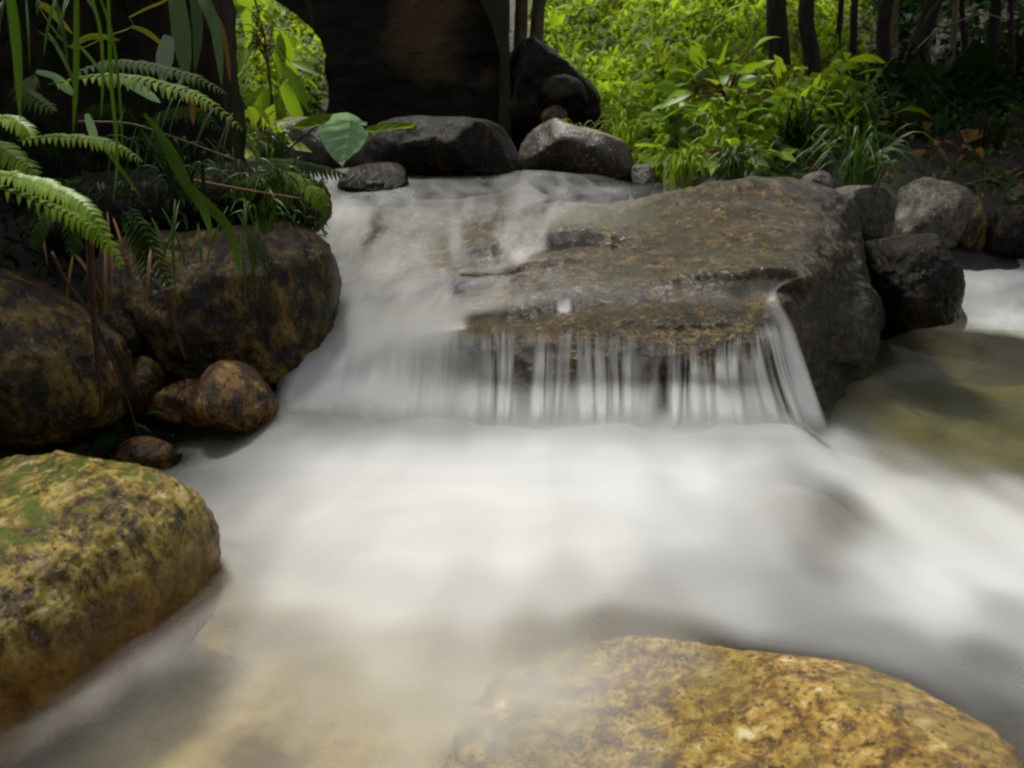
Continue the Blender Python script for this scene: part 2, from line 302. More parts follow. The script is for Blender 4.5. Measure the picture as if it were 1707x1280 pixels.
# ------------------------------------------------------------------ boulders
def ico(sub):
    import bmesh
    bm = bmesh.new(); bmesh.ops.create_icosphere(bm, subdivisions=sub, radius=1)
    V = np.array([v.co[:] for v in bm.verts]); F = np.array([[v.index for v in f.verts] for f in bm.faces]); bm.free(); return V, F
ICO = {k: ico(k) for k in (4, 5, 6, 7)}
def smooth_poly(pts, n=256):
    pts = np.asarray(pts, float); m = len(pts)
    q = np.concatenate([pts[-2:], pts, pts[:3]])
    t = np.linspace(2, 2 + m, n, endpoint=False)
    return cr(q, t)
def boulder(name, label, out, Yt, Yb, dep, mat, cat='boulder', sub=5, amp=0.03, freq=5.0, planes=3, group=None, power=0.75, back=None, seed=None, solid=True, parent=None, sink=None, cap=False):
    """closed stone: outline in the photo laid on a tilted plane at real distances, swollen to both sides, cut by flats and roughened"""
    out = np.asarray(out, float); lo, hi = out[:, 1].min(), out[:, 1].max()
    pol = smooth_poly(out)
    W = np.array([P(px, py, Yt + (Yb - Yt) * (py - lo) / (hi - lo)) for px, py in pol])
    c = W.mean(0); ax = norm(W[np.argmax(W[:, 0])] - W[np.argmin(W[:, 0])])
    pt, pb = P(out[:, 0].mean(), lo, Yt), P(out[:, 0].mean(), hi, Yb)
    up = norm((pt - pb) - ax * np.dot(pt - pb, ax)); nr = np.cross(ax, up)   # points at the camera
    if nr[1] > 0 and abs(nr[1]) > abs(nr[2]): nr = -nr
    if nr[2] < 0 and abs(nr[2]) >= abs(nr[1]): nr = -nr
    a, b = (W - c) @ ax, (W - c) @ up; th = np.arctan2(b, a); rr = np.hypot(a, b); o = np.argsort(th); th, rr = th[o], rr[o]
    th = np.concatenate([th - 2 * np.pi, th, th + 2 * np.pi]); rr = np.tile(rr, 3)
    D, F = ICO[sub]; t = np.arctan2(D[:, 1], D[:, 0]); s = np.hypot(D[:, 0], D[:, 1])
    r = np.interp(t, th, rr) * s ** power
    zz = np.where(D[:, 2] > 0, dep, back if back else dep) * np.sign(D[:, 2]) * np.abs(D[:, 2]) ** 0.9
    V = c + np.outer(r * np.cos(t), ax) + np.outer(r * np.sin(t), up) + np.outer(zz, nr)
    sz = rr.mean(); rg = np.random.default_rng(abs(hash_label(label)) if seed is None else seed)
    for k in range(planes):
        n = norm(rg.normal(size=3) + nr * 0.8); dd = (V - c) @ n; m = dd.max() * rg.uniform(.72, .88)
        V = V - np.outer(np.maximum(dd - m, 0) * .8, n)
    nn = norm((V - c)); off = rg.uniform(0, 50, 3)
    q = V * freq + off
    dsp = amp * sz * 2 * (fbm(q, 5, .52) * .6 - .5 * np.abs(fbm(q * 1.3 + 9, 3)) * .6)
    dsp = dsp + 0.0035 * fbm(V * 55 + off, 3) * min(1, sz / .15)
    V = V + nn * dsp[:, None]
    if cap:      # the left shoulder of this stone stays just under the water
        xq = V[:, 0] + .10 * fbm(V * 6 + 31, 3) - .18 * (V[:, 1] - .85)
        lim = -.03 * (1.5 - V[:, 1]) - .014 + .0 + np.where(xq > .22, .26 * (xq - .22), .20 * (xq - .22)) - .004 + .004 * fbm(V * 7 + 2, 3)
        dz = V[:, 2] - lim; V[:, 2] -= .5 * (dz + np.sqrt(dz * dz + .0004)) * S(.5, .34, V[:, 0])
    if sink: V[:, 2] -= sink[2] * S(sink[0], sink[1], V[:, 0])
    if (np.cross(V[F[:, 0]], V[F[:, 1]]) * V[F[:, 2]]).sum() - 0 < 0 or np.linalg.det(np.stack([ax, up, nr])) < 0: F = F[:, ::-1]
    ob = obj(name, V, F, mat, parent)
    if parent is None: tag(ob, label, cat, group)
    if solid: SOLID.append((V, F))
    return ob
def hash_label(s):
    h = 7
    for ch in s: h = (h * 31 + ord(ch)) % 1000003
    return h

boulder('boulder', 'golden algae-covered boulder at the foreground bank with a patch of green moss',
        [(-300, 940), (-140, 865), (0, 845), (110, 845), (190, 852), (265, 858), (330, 880), (374, 908), (348, 955), (288, 1015), (218, 1070), (125, 1128), (0, 1175), (-120, 1205), (-290, 1150)],
        1.36, .86, .19, GOLD, sub=7, amp=.03, freq=5, planes=1, power=.55, seed=4, back=.2)
boulder('boulder', 'amber boulder breaking the surface of the pool in front, half under a veil of water',
        [(690, 1330), (740, 1200), (810, 1090), (920, 1030), (1050, 1020), (1160, 1055), (1240, 1088), (1390, 1122), (1510, 1172), (1590, 1228), (1690, 1310), (1720, 1420), (1500, 1560), (1100, 1560), (780, 1450)],
        1.12, .475, .048, GOLD2, sub=7, amp=.022, freq=4, planes=1, power=.7, back=.25, seed=5, cap=True)
boulder('boulder', 'large dark wet boulder under overhanging ferns, its right flank touching the waterfall',
        [(150, 500), (190, 430), (290, 408), (400, 408), (490, 392), (540, 405), (566, 455), (552, 520), (525, 580), (492, 632), (420, 660), (330, 655), (240, 615), (175, 560)],
        2.25, 1.95, .2, BROWN, sub=6, amp=.06, seed=2, planes=1)
boulder('boulder', 'mottled brown and yellow boulder below the hanging roots on the dark bank',
        [(-150, 520), (-60, 470), (40, 452), (120, 470), (180, 545), (203, 620), (190, 690), (120, 735), (20, 752), (-90, 745), (-160, 640)],
        1.85, 1.70, .2, BROWN, sub=6, amp=.035)
boulder('stone', 'orange-brown glistening wet stone at the edge of the white foam', [(330, 690), (335, 640), (368, 605), (410, 606), (445, 640), (466, 675), (450, 700), (400, 722), (355, 720)], 1.90, 1.82, .09, ORANGE, 'stone', amp=.08, seed=9, planes=6)
boulder('stone', 'small orange and tan stone wedged beside the glistening orange-brown one', [(258, 668), (285, 645), (330, 632), (352, 655), (350, 705), (300, 708), (265, 695)], 1.92, 1.86, .06, ORANGE, 'stone', amp=.06)
boulder('stone', 'upright olive-brown stone standing between two boulders on the dark bank', [(205, 640), (222, 598), (258, 594), (273, 625), (265, 665), (240, 700), (210, 695)], 1.92, 1.85, .06, BROWN, 'stone', amp=.05)
boulder('stone', 'dark tilted stone stuck in the gap above the upright olive-brown stone', [(172, 525), (200, 512), (228, 535), (238, 575), (222, 595), (190, 575)], 1.95, 1.9, .06, DARK, 'stone', amp=.05)
boulder('stone', 'black rounded stone at the waterline under the brown mottled boulder', [(145, 715), (160, 693), (195, 686), (222, 705), (220, 735), (190, 745), (155, 742)], 1.86, 1.82, .05, DARK, 'stone', amp=.04)
boulder('stone', 'low brown stone half sunk in the shallows by the foam edge', [(196, 765), (215, 740), (255, 732), (290, 748), (285, 775), (230, 785)], 1.76, 1.70, .05, ORANGE, 'stone', amp=.05)
boulder('stone', 'low black stone half sunk behind the golden boulder', [(80, 765), (105, 740), (150, 738), (180, 758), (165, 782), (110, 785)], 1.74, 1.68, .05, DARK, 'stone', amp=.05)
boulder('ledge_rock', 'long dark rounded ledge with ferns and grass, jutting over the stream', [(60, 345), (150, 315), (300, 305), (420, 298), (510, 296), (552, 312), (553, 345), (530, 368), (470, 385), (380, 395), (200, 420), (70, 420)],
        2.35, 2.2, .14, DARK, 'ledge', sub=6, amp=.04, planes=1)
boulder('stone', 'dark wet stone split by water below the long block under the bridge', [(562, 325), (580, 298), (620, 284), (668, 282), (682, 305), (680, 335), (640, 350), (575, 348)], 3.35, 3.25, .13, DARK, 'stone', amp=.05)
boulder('boulder', 'long dark loaf-shaped block lying across the stream in front of the bridge pier', [(606, 268), (615, 236), (650, 222), (720, 217), (800, 217), (850, 226), (874, 250), (874, 285), (850, 302), (770, 312), (690, 312), (630, 300)],
        3.75, 3.6, .22, DARK, sub=6, amp=.04, freq=4, planes=4)
boulder('boulder', 'brown boulder with a pale dry top beside the loaf-shaped block', [(866, 262), (880, 232), (940, 226), (1000, 240), (1045, 268), (1060, 300), (1050, 328), (1000, 330), (930, 300), (880, 285)], 4.0, 3.75, .22, rock_mat('pale_topped_rock', [(0.3, (0.006, 0.004, 0.002)), (0.5, (0.022, 0.014, 0.007)), (0.7, (0.06, 0.042, 0.02))], scale=12, speck=.5, moss=(0.17, 0.16, 0.08), moss_lo=.93, rough=(.3, .6), seed=21.0), amp=.03)
boulder('stone', 'small grey stone next to the grass tuft at the end of the pale-topped boulder', [(1048, 300), (1055, 278), (1075, 274), (1088, 292), (1086, 322), (1060, 330)], 3.75, 3.65, .07, GREY, 'stone', amp=.04)
boulder('boulder', 'grey-brown boulder behind the heart-shaped leaf beyond the stream', [(440, 270), (455, 228), (500, 217), (560, 222), (605, 240), (612, 275), (560, 292), (480, 292)], 4.4, 4.2, .2, GREY, amp=.03)
boulder('boulder', 'black sloping rock mass against the right foot of the bridge pier', [(838, 70), (862, 62), (905, 92), (950, 122), (990, 150), (1003, 195), (985, 222), (920, 232), (845, 232)], 6.3, 6.0, .35, DARK, sub=6, amp=.06, planes=6, freq=4)
boulder('boulder', 'dark rounded rock on top of the black slope beside the bridge', [(895, 165), (905, 138), (940, 130), (972, 145), (976, 180), (950, 195), (905, 192)], 5.75, 5.65, .14, DARK, amp=.04)
boulder('stone', 'small brown round stone at the foot of the black rock slope', [(900, 200), (910, 183), (930, 178), (946, 192), (942, 212), (915, 215)], 5.5, 5.45, .08, BROWN, 'stone', amp=.03)
boulder('stone', 'brown stone half buried among the bright weeds on the slope', [(1112, 240), (1125, 220), (1155, 215), (1178, 235), (1180, 270), (1150, 275), (1120, 262)], 4.5, 4.4, .13, BROWN, 'stone', amp=.05)
boulder('boulder', 'flat grey boulder directly behind the cascade rock', [(1330, 385), (1350, 340), (1400, 328), (1460, 332), (1492, 352), (1488, 395), (1430, 410)], 3.3, 3.2, .2, GREY, amp=.05, planes=6)
boulder('boulder', 'black angular boulder between the cascade rock and the side stream', [(1432, 440), (1445, 395), (1490, 385), (1530, 400), (1570, 455), (1597, 500), (1590, 535), (1530, 550), (1460, 560)], 3.0, 2.85, .22, DARK, sub=6, amp=.04, planes=5, seed=12)
boulder('boulder', 'pale grey rounded boulder with a domed top above the side stream', [(1482, 392), (1490, 345), (1506, 312), (1545, 300), (1586, 314), (1608, 352), (1602, 402), (1565, 432), (1505, 430)], 3.75, 3.6, .2, PALE, amp=.045, planes=5)
boulder('boulder', 'tan boulder leaning on the right of the pale domed boulder', [(1578, 400), (1585, 350), (1605, 330), (1630, 345), (1645, 385), (1640, 425), (1600, 432)], 3.65, 3.55, .15, BROWN, amp=.05, planes=6)
boulder('boulder', 'dark wet boulder at the back of the side stream', [(1632, 400), (1640, 362), (1680, 350), (1725, 360), (1740, 400), (1715, 428), (1650, 428)], 3.6, 3.5, .15, DARK, amp=.06, planes=6)
boulder('boulder', 'grey boulder perched above the dark wet one on the bank', [(1652, 350), (1668, 325), (1710, 318), (1760, 330), (1765, 375), (1700, 380)], 3.95, 3.85, .15, GREY, amp=.06, planes=6)
boulder('stone', 'grey stone poking from the grass behind the crest of the cascade rock', [(1330, 320), (1340, 292), (1365, 288), (1385, 305), (1380, 335), (1345, 338)], 3.3, 3.25, .08, GREY, 'stone', amp=.04)
boulder('stone', 'brown humped stone under the fast white water of the pool', [(1225, 790), (1290, 752), (1370, 765), (1432, 808), (1452, 855), (1425, 895), (1320, 895), (1240, 845)], 1.62, 1.34, .03, rock_mat('submerged_brown', [(0.3, (0.035, 0.028, 0.022)), (0.7, (0.075, 0.058, 0.044))], scale=8, speck=.0, painted_glint=0.0, rough=(.6, .8), seed=2.0), 'stone', amp=.02, planes=1, sink=(9, 8, .085))

# the rock the water spills over
RK = [
    [(560,352,3.1),(640,350,3.1),(720,348,3.1),(800,348,3.1),(880,348,3.1),(960,345,3.1),(1040,345,3.05),(1120,330,3.0),(1200,308,2.95),(1290,300,2.95),(1370,318,2.95),(1420,350,3.0)],
    [(560,405,2.75),(640,400,2.75),(720,392,2.75),(800,385,2.74),(880,378,2.72),(960,372,2.72),(1040,370,2.72),(1120,362,2.7),(1200,345,2.65),(1290,338,2.65),(1375,352,2.72),(1440,400,2.85)],
    [(550,455,2.48),(630,450,2.47),(720,448,2.45),(800,440,2.45),(880,428,2.45),(950,405,2.5),(1040,408,2.48),(1120,410,2.42),(1210,402,2.38),(1310,395,2.38),(1398,408,2.55),(1456,465,2.74)],
    [(548,482,2.37),(628,477,2.36),(718,473,2.33),(798,468,2.32),(878,455,2.35),(950,440,2.40),(1040,440,2.38),(1120,440,2.33),(1215,436,2.28),(1313,428,2.28),(1400,440,2.47),(1464,500,2.70)],
    [(540,512,2.27),(620,510,2.25),(710,504,2.21),(790,498,2.2),(870,486,2.2),(950,478,2.2),(1040,478,2.2),(1130,474,2.18),(1220,468,2.12),(1318,462,2.15),(1402,480,2.41),(1467,530,2.66)],
    [(525,548,2.16),(610,548,2.13),(700,543,2.06),(780,537,2.02),(865,527,2.02),(950,518,2.0),(1045,516,2.0),(1140,516,2.0),(1230,520,1.97),(1308,508,2.02),(1402,545,2.34),(1468,570,2.62)],
    [(512,586,2.07),(602,584,2.04),(694,578,1.975),(778,572,1.94),(862,566,1.93),(950,566,1.93),(1045,576,1.92),(1140,586,1.92),(1215,580,1.91),(1296,562,1.94),(1396,600,2.30),(1460,600,2.60)],
    [(490,655,1.945),(590,655,1.93),(685,652,1.905),(775,650,1.90),(860,650,1.90),(950,650,1.89),(1045,650,1.89),(1140,650,1.89),(1218,650,1.89),(1318,650,1.92),(1388,645,2.29),(1448,632,2.57)],
    [(465,740,1.84),(575,740,1.84),(675,740,1.85),(770,740,1.87),(860,740,1.87),(950,740,1.86),(1045,740,1.86),(1140,740,1.86),(1220,740,1.86),(1345,735,1.88),(1382,690,2.25),(1440,670,2.5)],
]
RC = np.array([[P(*q) for q in r] for r in RK])
RC = np.concatenate([(RC[0] + np.array([0, .35, -.35]))[None], RC, (RC[-1] + np.array([0, .05, -.25]))[None]])
RC = np.concatenate([(RC[:, :1] + np.array([-.12, .05, -.1])), RC, RC[:, -1:] + np.array([.04, .30, -.12]), RC[:, -1:] + np.array([-.1, .6, -.4])], 1)
NU, NV = 420, 330
G = surf(RC, NU, NV)
def ublur(A, w, n, k):
    B = A.copy()
    for _ in range(n):
        q = np.pad(B, ((0, 0), (k, k), (0, 0)), 'edge'); B = .25 * q[:, 2 * k:] + .25 * q[:, :-2 * k] + .5 * B
    return A * (1 - w[..., None]) + B * w[..., None]
gu, gv = np.meshgrid(np.linspace(0, 14, NU), np.linspace(0, 10, NV))
G = ublur(G, S(2, 3, gu) * S(6, 5, gu), 40, 4); N = gnormals(G)
if N[..., 2].mean() < 0: N = -N
gp = G.reshape(-1, 3)
strata = fbm(np.stack([gp[:, 0] * 1.2, gp[:, 1] * 5.5, gp[:, 2] * 9], 1) + 3, 4)
bulk = fbm(gp * 4 + 11, 4); fine = fbm(gp * 26, 4); micro = fbm(gp * 80, 2)
ru, rv = np.meshgrid(np.linspace(0, 14, NU), np.linspace(0, 10, NV)); ru, rv = ru.ravel(), rv.ravel()
def terrace(vs, h, w):
    t = rv - vs - .25 * noise(np.stack([ru * 1.1, 0 * ru, 0 * ru + vs], 1)) - .10 * noise(np.stack([ru * 3.3, 0 * ru, 0 * ru + vs], 1))
    return h * np.where(t < 0, np.exp(t / w), -np.exp(-t / w)) * S(0, .10, np.abs(t))
step = terrace(2.75, .036, .55) * S(3.2, 4.4, ru) * S(9.2, 6.5, ru) + terrace(5.35, .034, .7) * S(4, 5.2, ru) * S(10.6, 9.8, ru) + terrace(1.7, .018, .4) * S(6.5, 8, ru) * S(11, 10, ru) + terrace(4.3, .02, .5) * S(1.5, 3, ru) * S(7, 5.5, ru)
d = step + .016 * (strata - .4 * np.abs(strata)) + .016 * bulk + .004 * fine + .0016 * micro
G2 = (gp + N.reshape(-1, 3) * d[:, None])
# skirt closes the stone underneath
low = G2.reshape(NV, NU, 3); ring = np.concatenate([low[0], low[1:, -1], low[-1, ::-1][1:], low[::-1, 0][1:-1]])
idx = np.arange(NV * NU).reshape(NV, NU); ri = np.concatenate([idx[0], idx[1:, -1], idx[-1, ::-1][1:], idx[::-1, 0][1:-1]])
sk = ring.copy(); sk[:, 2] = -.4; base = len(G2)
Vr = np.concatenate([G2, sk, [[sk[:, 0].mean(), sk[:, 1].mean(), -.4]]]); n_ = len(ri)
Fr = [list(f) for f in grid_faces(NU, NV)] + [[ri[k], ri[(k + 1) % n_], base + (k + 1) % n_, base + k] for k in range(n_)] + [[base + k, base + (k + 1) % n_, base + n_] for k in range(n_)]
fl = lin([[0]*10+[.5,.8,1,1]]*2+[[0]*9+[.2,.7,.9,1,1]]*2+[[0]*10+[.5,1,1,1]]*2+[[0]*10+[.8,1,1,1]]*5, NU, NV).ravel()  # dark flank coat: moss and black algae, with shade painted in
fl = np.clip(fl + .25 * bulk * S(0, .2, fl), 0, 1)
ro = obj('boulder', Vr, Fr, CASC, attrs={'flank': np.concatenate([fl, np.zeros(len(Vr) - len(fl))]), 'algae': np.concatenate([np.clip(S(4.6, 5.6, ru) * S(8.2, 7, ru) * S(1.3, 1.9, rv) * S(2.75, 2.4, rv) + .15 * bulk * S(3, 5, ru) * S(4, 2, rv), 0, 1), np.zeros(len(Vr) - len(fl))])}); tag(ro, 'broad golden-brown rock the stream pours over, its flank dark with moss and painted shade', 'boulder')
SOLID.append((Vr, Fr))

# ------------------------------------------------------------------ water
allV, allF, k0 = [], [], 0
for V, F in SOLID:
    allV.append(V); allF += [[int(i) + k0 for i in f] for f in F]; k0 += len(V)
BVH = BVHTree.FromPolygons(np.concatenate(allV).tolist(), allF)
def top(x, y, z):
    h = BVH.ray_cast(Vector((x, y, z)), Vector((0, 0, -1)))
    return h[0].z if h[0] is not None else -9

# cascade: upper stream, slide over the rock and the falling threads
WK = [
    [(420,278,4.6),(540,276,4.6),(640,274,4.6),(730,272,4.6),(810,272,4.6),(900,274,4.5),(985,284,4.4),(1050,300,4.3),(1090,310,4.2),(1120,312,4.2),(1140,315,4.2)],
    [(470,300,3.8),(570,300,3.8),(650,300,3.8),(740,300,3.8),(820,298,3.8),(900,298,3.75),(985,305,3.7),(1050,318,3.6),(1090,322,3.5),(1120,322,3.5),(1140,322,3.5)],
    [(520,330,3.3),(610,328,3.3),(690,326,3.3),(770,325,3.3),(850,324,3.3),(930,322,3.3),(1000,326,3.3),(1065,328,3.25),(1110,328,3.2),(1140,325,3.2),(1160,325,3.2)],
] 
for r in RK[:-1]:
    WK.append([tuple(q) for q in r[:10]])
WK.append([(455,735,1.82),(565,742,1.80),(670,744,1.79),(768,744,1.80),(858,744,1.79),(948,744,1.78),(1043,744,1.78),(1138,744,1.78),(1225,744,1.79),(1345,742,1.82)])
for i in range(3, len(WK)):
    k = [-40, -45, -45, -45, -40, -35, -32, -26, -10][min(i - 3, 8)]
    WK[i][0] = (WK[i][0][0] + k, WK[i][0][1], WK[i][0][2])
for i in range(3, len(WK)):
    r = list(WK[i]); q = r[-1]
    if i >= 8:
        ex = {8: (1300, 500, 2.0), 9: (1322, 560, 1.93), 10: (1352, 650, 1.87), 11: (1385, 742, 1.82)}[i]
        r[-1] = {8: (1272, 512, 1.99), 9: (1285, 562, 1.92), 10: (1312, 650, 1.87), 11: (1340, 742, 1.81)}[i]
        r.append(ex)
    else: r.append((q[0] + 30, q[1] + 5, q[2]))
    WK[i] = r
WC = np.array([[P(*q) for q in r] for r in WK])
DN = [
    [.35,.42,.45,.42,.40,.45,.35,.10,0,0,0],
    [.50,.55,.52,.48,.46,.48,.36,.10,0,0,0],
    [.66,.58,.52,.50,.52,.60,.54,.18,0,0,0],
    [.74,.60,.52,.50,.54,.58,.54,.22,.05,0,0],
    [.76,.58,.50,.50,.60,.52,.38,.18,.05,0,0],
    [.78,.68,.50,.44,.56,.36,.26,.16,.05,0,0],
    [.80,.74,.58,.44,.44,.36,.28,.20,.10,0,0],
    [.80,.74,.60,.46,.36,.28,.22,.16,.12,.05,0],
    [.84,.72,.58,.42,.30,.24,.20,.18,.16,.24,.30],
    [.90,.84,.74,.52,.44,.44,.40,.34,.54,.78,.65],
    [.97,.95,.90,.66,.64,.68,.62,.60,.82,.95,.75],
    [1,1,1,.95,.95,.95,.92,.9,.95,1,.9],
]
NU, NV = 620, 360
# keep the rock part and the water part of the sheet on the same smooth surface, lifted off the stone
W_ = surf(WC, NU, NV); uu, vv = np.meshgrid(np.linspace(0, 10, NU), np.linspace(0, 11, NV))
W_ = ublur(W_, S(1, 2, uu) * S(5, 4, uu) * S(2.5, 3.2, vv), 40, 7); Nw = gnormals(W_)
if Nw[..., 2].mean() < 0: Nw = -Nw
uu, vv = np.meshgrid(np.linspace(0, 10, NU), np.linspace(0, 11, NV))
lift = (.022 + .014 * S(6, 4.5, vv) + .012 * S(5, 3.6, vv)) * S(0, 1.5, vv) * np.ones_like(uu) + .012 * S(9, 11, vv)
W_ = W_ + Nw * lift[..., None]
pz = W_.reshape(-1, 3)
W_[..., 2] += (.008 * fbm(np.stack([pz[:, 0] * 5, pz[:, 1] * 2, 0 * pz[:, 0]], 1), 3)).reshape(NV, NU) * S(9, 6, vv)
Ws = W_.copy()
for _ in range(22):
    q = np.pad(Ws, ((4, 4), (0, 0), (0, 0)), 'edge'); Ws = .25 * q[8:] + .25 * q[:-8] + .5 * Ws
wgt = .6 * (S(4.0, 1.8, uu) * S(4.5, 6.0, vv) * S(10.9, 10.2, vv))[..., None]; W_ = W_ * (1 - wgt) + Ws * wgt
dn = lin(np.array(DN) ** np.array([3.0]*7 + [2.2, 1.5, 1.2, 1.1, 1.0])[:, None], NU, NV)
for _ in range(6):
    q = np.pad(dn, ((6, 6), (6, 6)), 'edge'); dn = (q[12:, 6:-6] + q[:-12, 6:-6] + q[6:-6, 12:] + q[6:-6, :-12] + 2 * q[6:-6, 6:-6]) / 6
fu, fv = uu.ravel(), vv.ravel()
fu0 = fu; fu = fu + .40 * noise(np.stack([fu * 1.25, 0 * fu, 0 * fu + 41], 1)) + .12 * noise(np.stack([fu * 3.1, fv * .15, 0 * fu + 43], 1))
clus = fbm(np.stack([fu0 * 1.15, 0 * fu, 0 * fu + 51], 1), 2).reshape(NV, NU)
thr = fbm(np.stack([fu * 3.0, fv * .16, 0 * fu], 1), 3, .6); thr2 = fbm(np.stack([fu * 7.5, fv * .25, 0 * fu + 5], 1), 3, .6)
st = (thr * .80 + thr2 * .40).reshape(NV, NU)
inth = S(8.7, 9.6, vv) * S(11.0, 10.2, vv)                    # falling part
mid = S(2.6, 3.2, uu) * S(9.8, 8.8, uu)                       # threads most open here
amp = inth * (.22 + .85 * mid)
start = 8.75 + .5 * clus + .35 * noise(np.stack([fu * 9, 0 * fu, 0 * fu + 2], 1)).reshape(NV, NU) + .25 * noise(np.stack([fu * 24, 0 * fu, 0 * fu + 8], 1)).reshape(NV, NU)
topcut = 1 - mid * (1 - S(0, .55, vv - start)) * S(7.6, 8.2, vv)
dn = dn * topcut + (st + .55 * clus) * amp + .24 * S(9.1, 10.3, vv)
flow = fbm(np.stack([fu * 1.7 + .25 * fv, fv * .9, 0 * fu + 3], 1), 4).reshape(NV, NU)
dn = dn + flow * .22 * S(8.5, 6.5, vv) * S(0, .25, dn)
# little spurt in the notch of the lip
dn = np.maximum(dn, .45 * np.exp(-((uu - 4.85) / .2) ** 2 - ((vv - 8.05) / .3) ** 2) * (0.6 + st))
dn = dn * S(0, .12, uu) if False else dn
jag = .14 * noise(np.stack([fv * .8, 0 * fv, 0 * fv + 4], 1)).reshape(NV, NU)
edge = S(10, 9.55, uu + jag) * S(0, .45, uu + jag * .5) * S(-.01, .3, vv) * S(11, 10.15, vv + .25 * jag)
dn = np.clip(dn * edge, 0, 1)
wet = np.clip(S(.02, .2, dn) * .18 * edge, 0, 1)
wm = obj('stream_cascade_water', W_.reshape(-1, 3), grid_faces(NU, NV), WATER, origin=np.zeros(3), attrs={'dens': dn.ravel(), 'wet': wet.ravel()})
tag(wm, 'silky white water sliding over the broad rock and falling in threads', 'water', kind='structure')

# lower pool
PD = [(300,772,.40),(360,752,.62),(430,735,.85),(480,720,.9),(560,760,.98),(700,780,1),(850,790,1),(1000,785,1),(1150,785,.97),(1250,775,.93),(1350,752,.9),(1410,735,.7),(1440,780,.82),
 (1490,760,.35),(1540,720,.06),(1600,660,.03),(1500,640,.03),(1430,660,.06),(1420,700,.2),(1690,700,.03),(1690,775,.12),(1600,775,.22),(1540,790,.55),(1700,825,.75),(1600,560,.06),(1690,590,.1),(1520,575,.06),
 (1640,845,.9),(1550,825,.88),(1490,850,.93),(1690,880,.95),(1550,940,.96),(1650,940,.92),(1560,1000,.86),(1690,1010,.66),(1470,930,.9),
 (1440,960,.74),(1442,892,.93),(1455,925,.95),(1400,862,.22),(1345,826,.62),(1410,880,.20),(1380,852,.36),(1320,850,.70),(1290,815,.70),(1250,800,.88),(1150,850,.88),(1270,890,.74),(1365,925,.50),(1200,960,.72),(1350,1000,.62),(1500,1060,.55),(1650,1080,.45),(1600,1150,.35),(1690,1200,.25),(1550,1120,.42),(1400,1060,.56),
 (1000,900,.92),(850,900,.95),(700,880,.97),(550,860,.94),(450,850,.88),(400,920,.72),(380,850,.72),(335,830,.6),(500,950,.85),(650,980,.86),(800,985,.80),(950,970,.80),(1100,1000,.68),(1000,1040,.46),(880,1060,.52),(750,1090,.62),(650,1080,.68),
 (800,1180,.62),(700,1180,.56),(780,1260,.42),(900,1130,.66),(980,1120,.62),(1080,1090,.54),(1000,1250,.42),(1060,1160,.42),(900,1220,.5),(900,1260,.36),(1160,1180,.10),(450,1050,.56),(550,1120,.52),(600,1200,.46),(450,1150,.42),(300,1130,.25),(350,1040,.40),(350,985,.52),(270,1065,.54),(170,1130,.48),(70,1185,.38),(200,1150,.18),(250,1230,.24),(400,1240,.30),(550,1260,.36),(100,1210,.14),(30,1260,.14),(20,1190,.08),
 (180,760,.15),(60,770,.05),(250,750,.25)]
cp = np.array([PG(a, b)[:2] for a, b, c in PD]); cd = np.array([c for a, b, c in PD]); cy = cp[:, 1]
def pool_density(x, y):
    num = np.zeros_like(x); den = np.zeros_like(x) + 1e-9
    for (qx, qy), dd in zip(cp, cd):
        s = .036 * qy + .010
        r2 = ((x - qx) / s) ** 2 + ((y - qy) / (s * (.7 + .75 * qy))) ** 2
        k = 1 / (1 + r2) ** 2.6
        num += k * dd; den += k
    return num / den
px_, py_ = np.meshgrid(np.concatenate([np.linspace(-1.9, -1.0, 40)[:-1], np.linspace(-1.0, 1.1, 330), np.linspace(1.1, 2.7, 90)[1:]]), np.concatenate([np.linspace(.3, 2.05, 320), np.linspace(2.05, 3.35, 70)[1:]]))
nu, nv = px_.shape[1], px_.shape[0]; x, y = px_.ravel(), py_.ravel()
dens = pool_density(x, y) ** 1.9
hump = lambda a, b, s, h: h * np.exp(-(((x - PG(a, b)[0]) ** 2 + (y - PG(a, b)[1]) ** 2) / s ** 2))
ys_ = 1.77 + .03 * noise(np.stack([x * 3.2, 0 * x, 0 * x + 31], 1)) + .014 * noise(np.stack([x * 9, 0 * x, 0 * x + 37], 1))
infall = S(-.72, -.58, x) * S(.80, .68, x)
z = -.03 * np.clip(1.5 - y, 0, 2) + (.022 * np.exp(-((y - ys_ + .06) / .11) ** 2) + .095 * S(-.12, .16, y - ys_) * S(2.2, 1.95, y)) * infall
z = z - hump(1520, 960, .12, .02) + hump(1345, 850, .11, .018)
z = z + .010 * fbm(np.stack([x * 2.5 + y, y * 3.5 - x, 0 * x], 1), 3)
dens = dens + .03 * fbm(np.stack([x * 3 + y * 1.5, y * 6 - x * 2, 0 * x + 7], 1), 3) * S(0, .3, dens)
ang = np.arctan2(x - .05, 2.7 - y); rd = np.hypot(x - .05, 2.7 - y)
dens = dens * (1 + .05 * fbm(np.stack([ang * 16 + .8 * rd, rd * 1.3, 0 * x + 12], 1), 3)) + .03 * np.maximum(0, fbm(np.stack([ang * 26, rd * 1.6, 0 * x + 19], 1), 2)) * S(.0, .25, dens) * S(.3, 1.0, y)
dens = np.maximum(dens, infall * S(1.70, 1.78, y) * S(2.0, 1.95, y)) * (1 - .92 * infall * S(-.09, .12, y - ys_))
def blur2(a, n, k=3):
    for _ in range(n):
        q = np.pad(a, ((k, k), (k, k)), 'edge'); a = (q[2 * k:, k:-k] + q[:-2 * k, k:-k] + q[k:-k, 2 * k:] + q[k:-k, :-2 * k] + 2 * a) / 6
    return a
z = z.reshape(nv, nu); z = blur2(z, 2, 1).ravel()
dep = np.empty(len(x)); inside = np.zeros(len(x), bool)
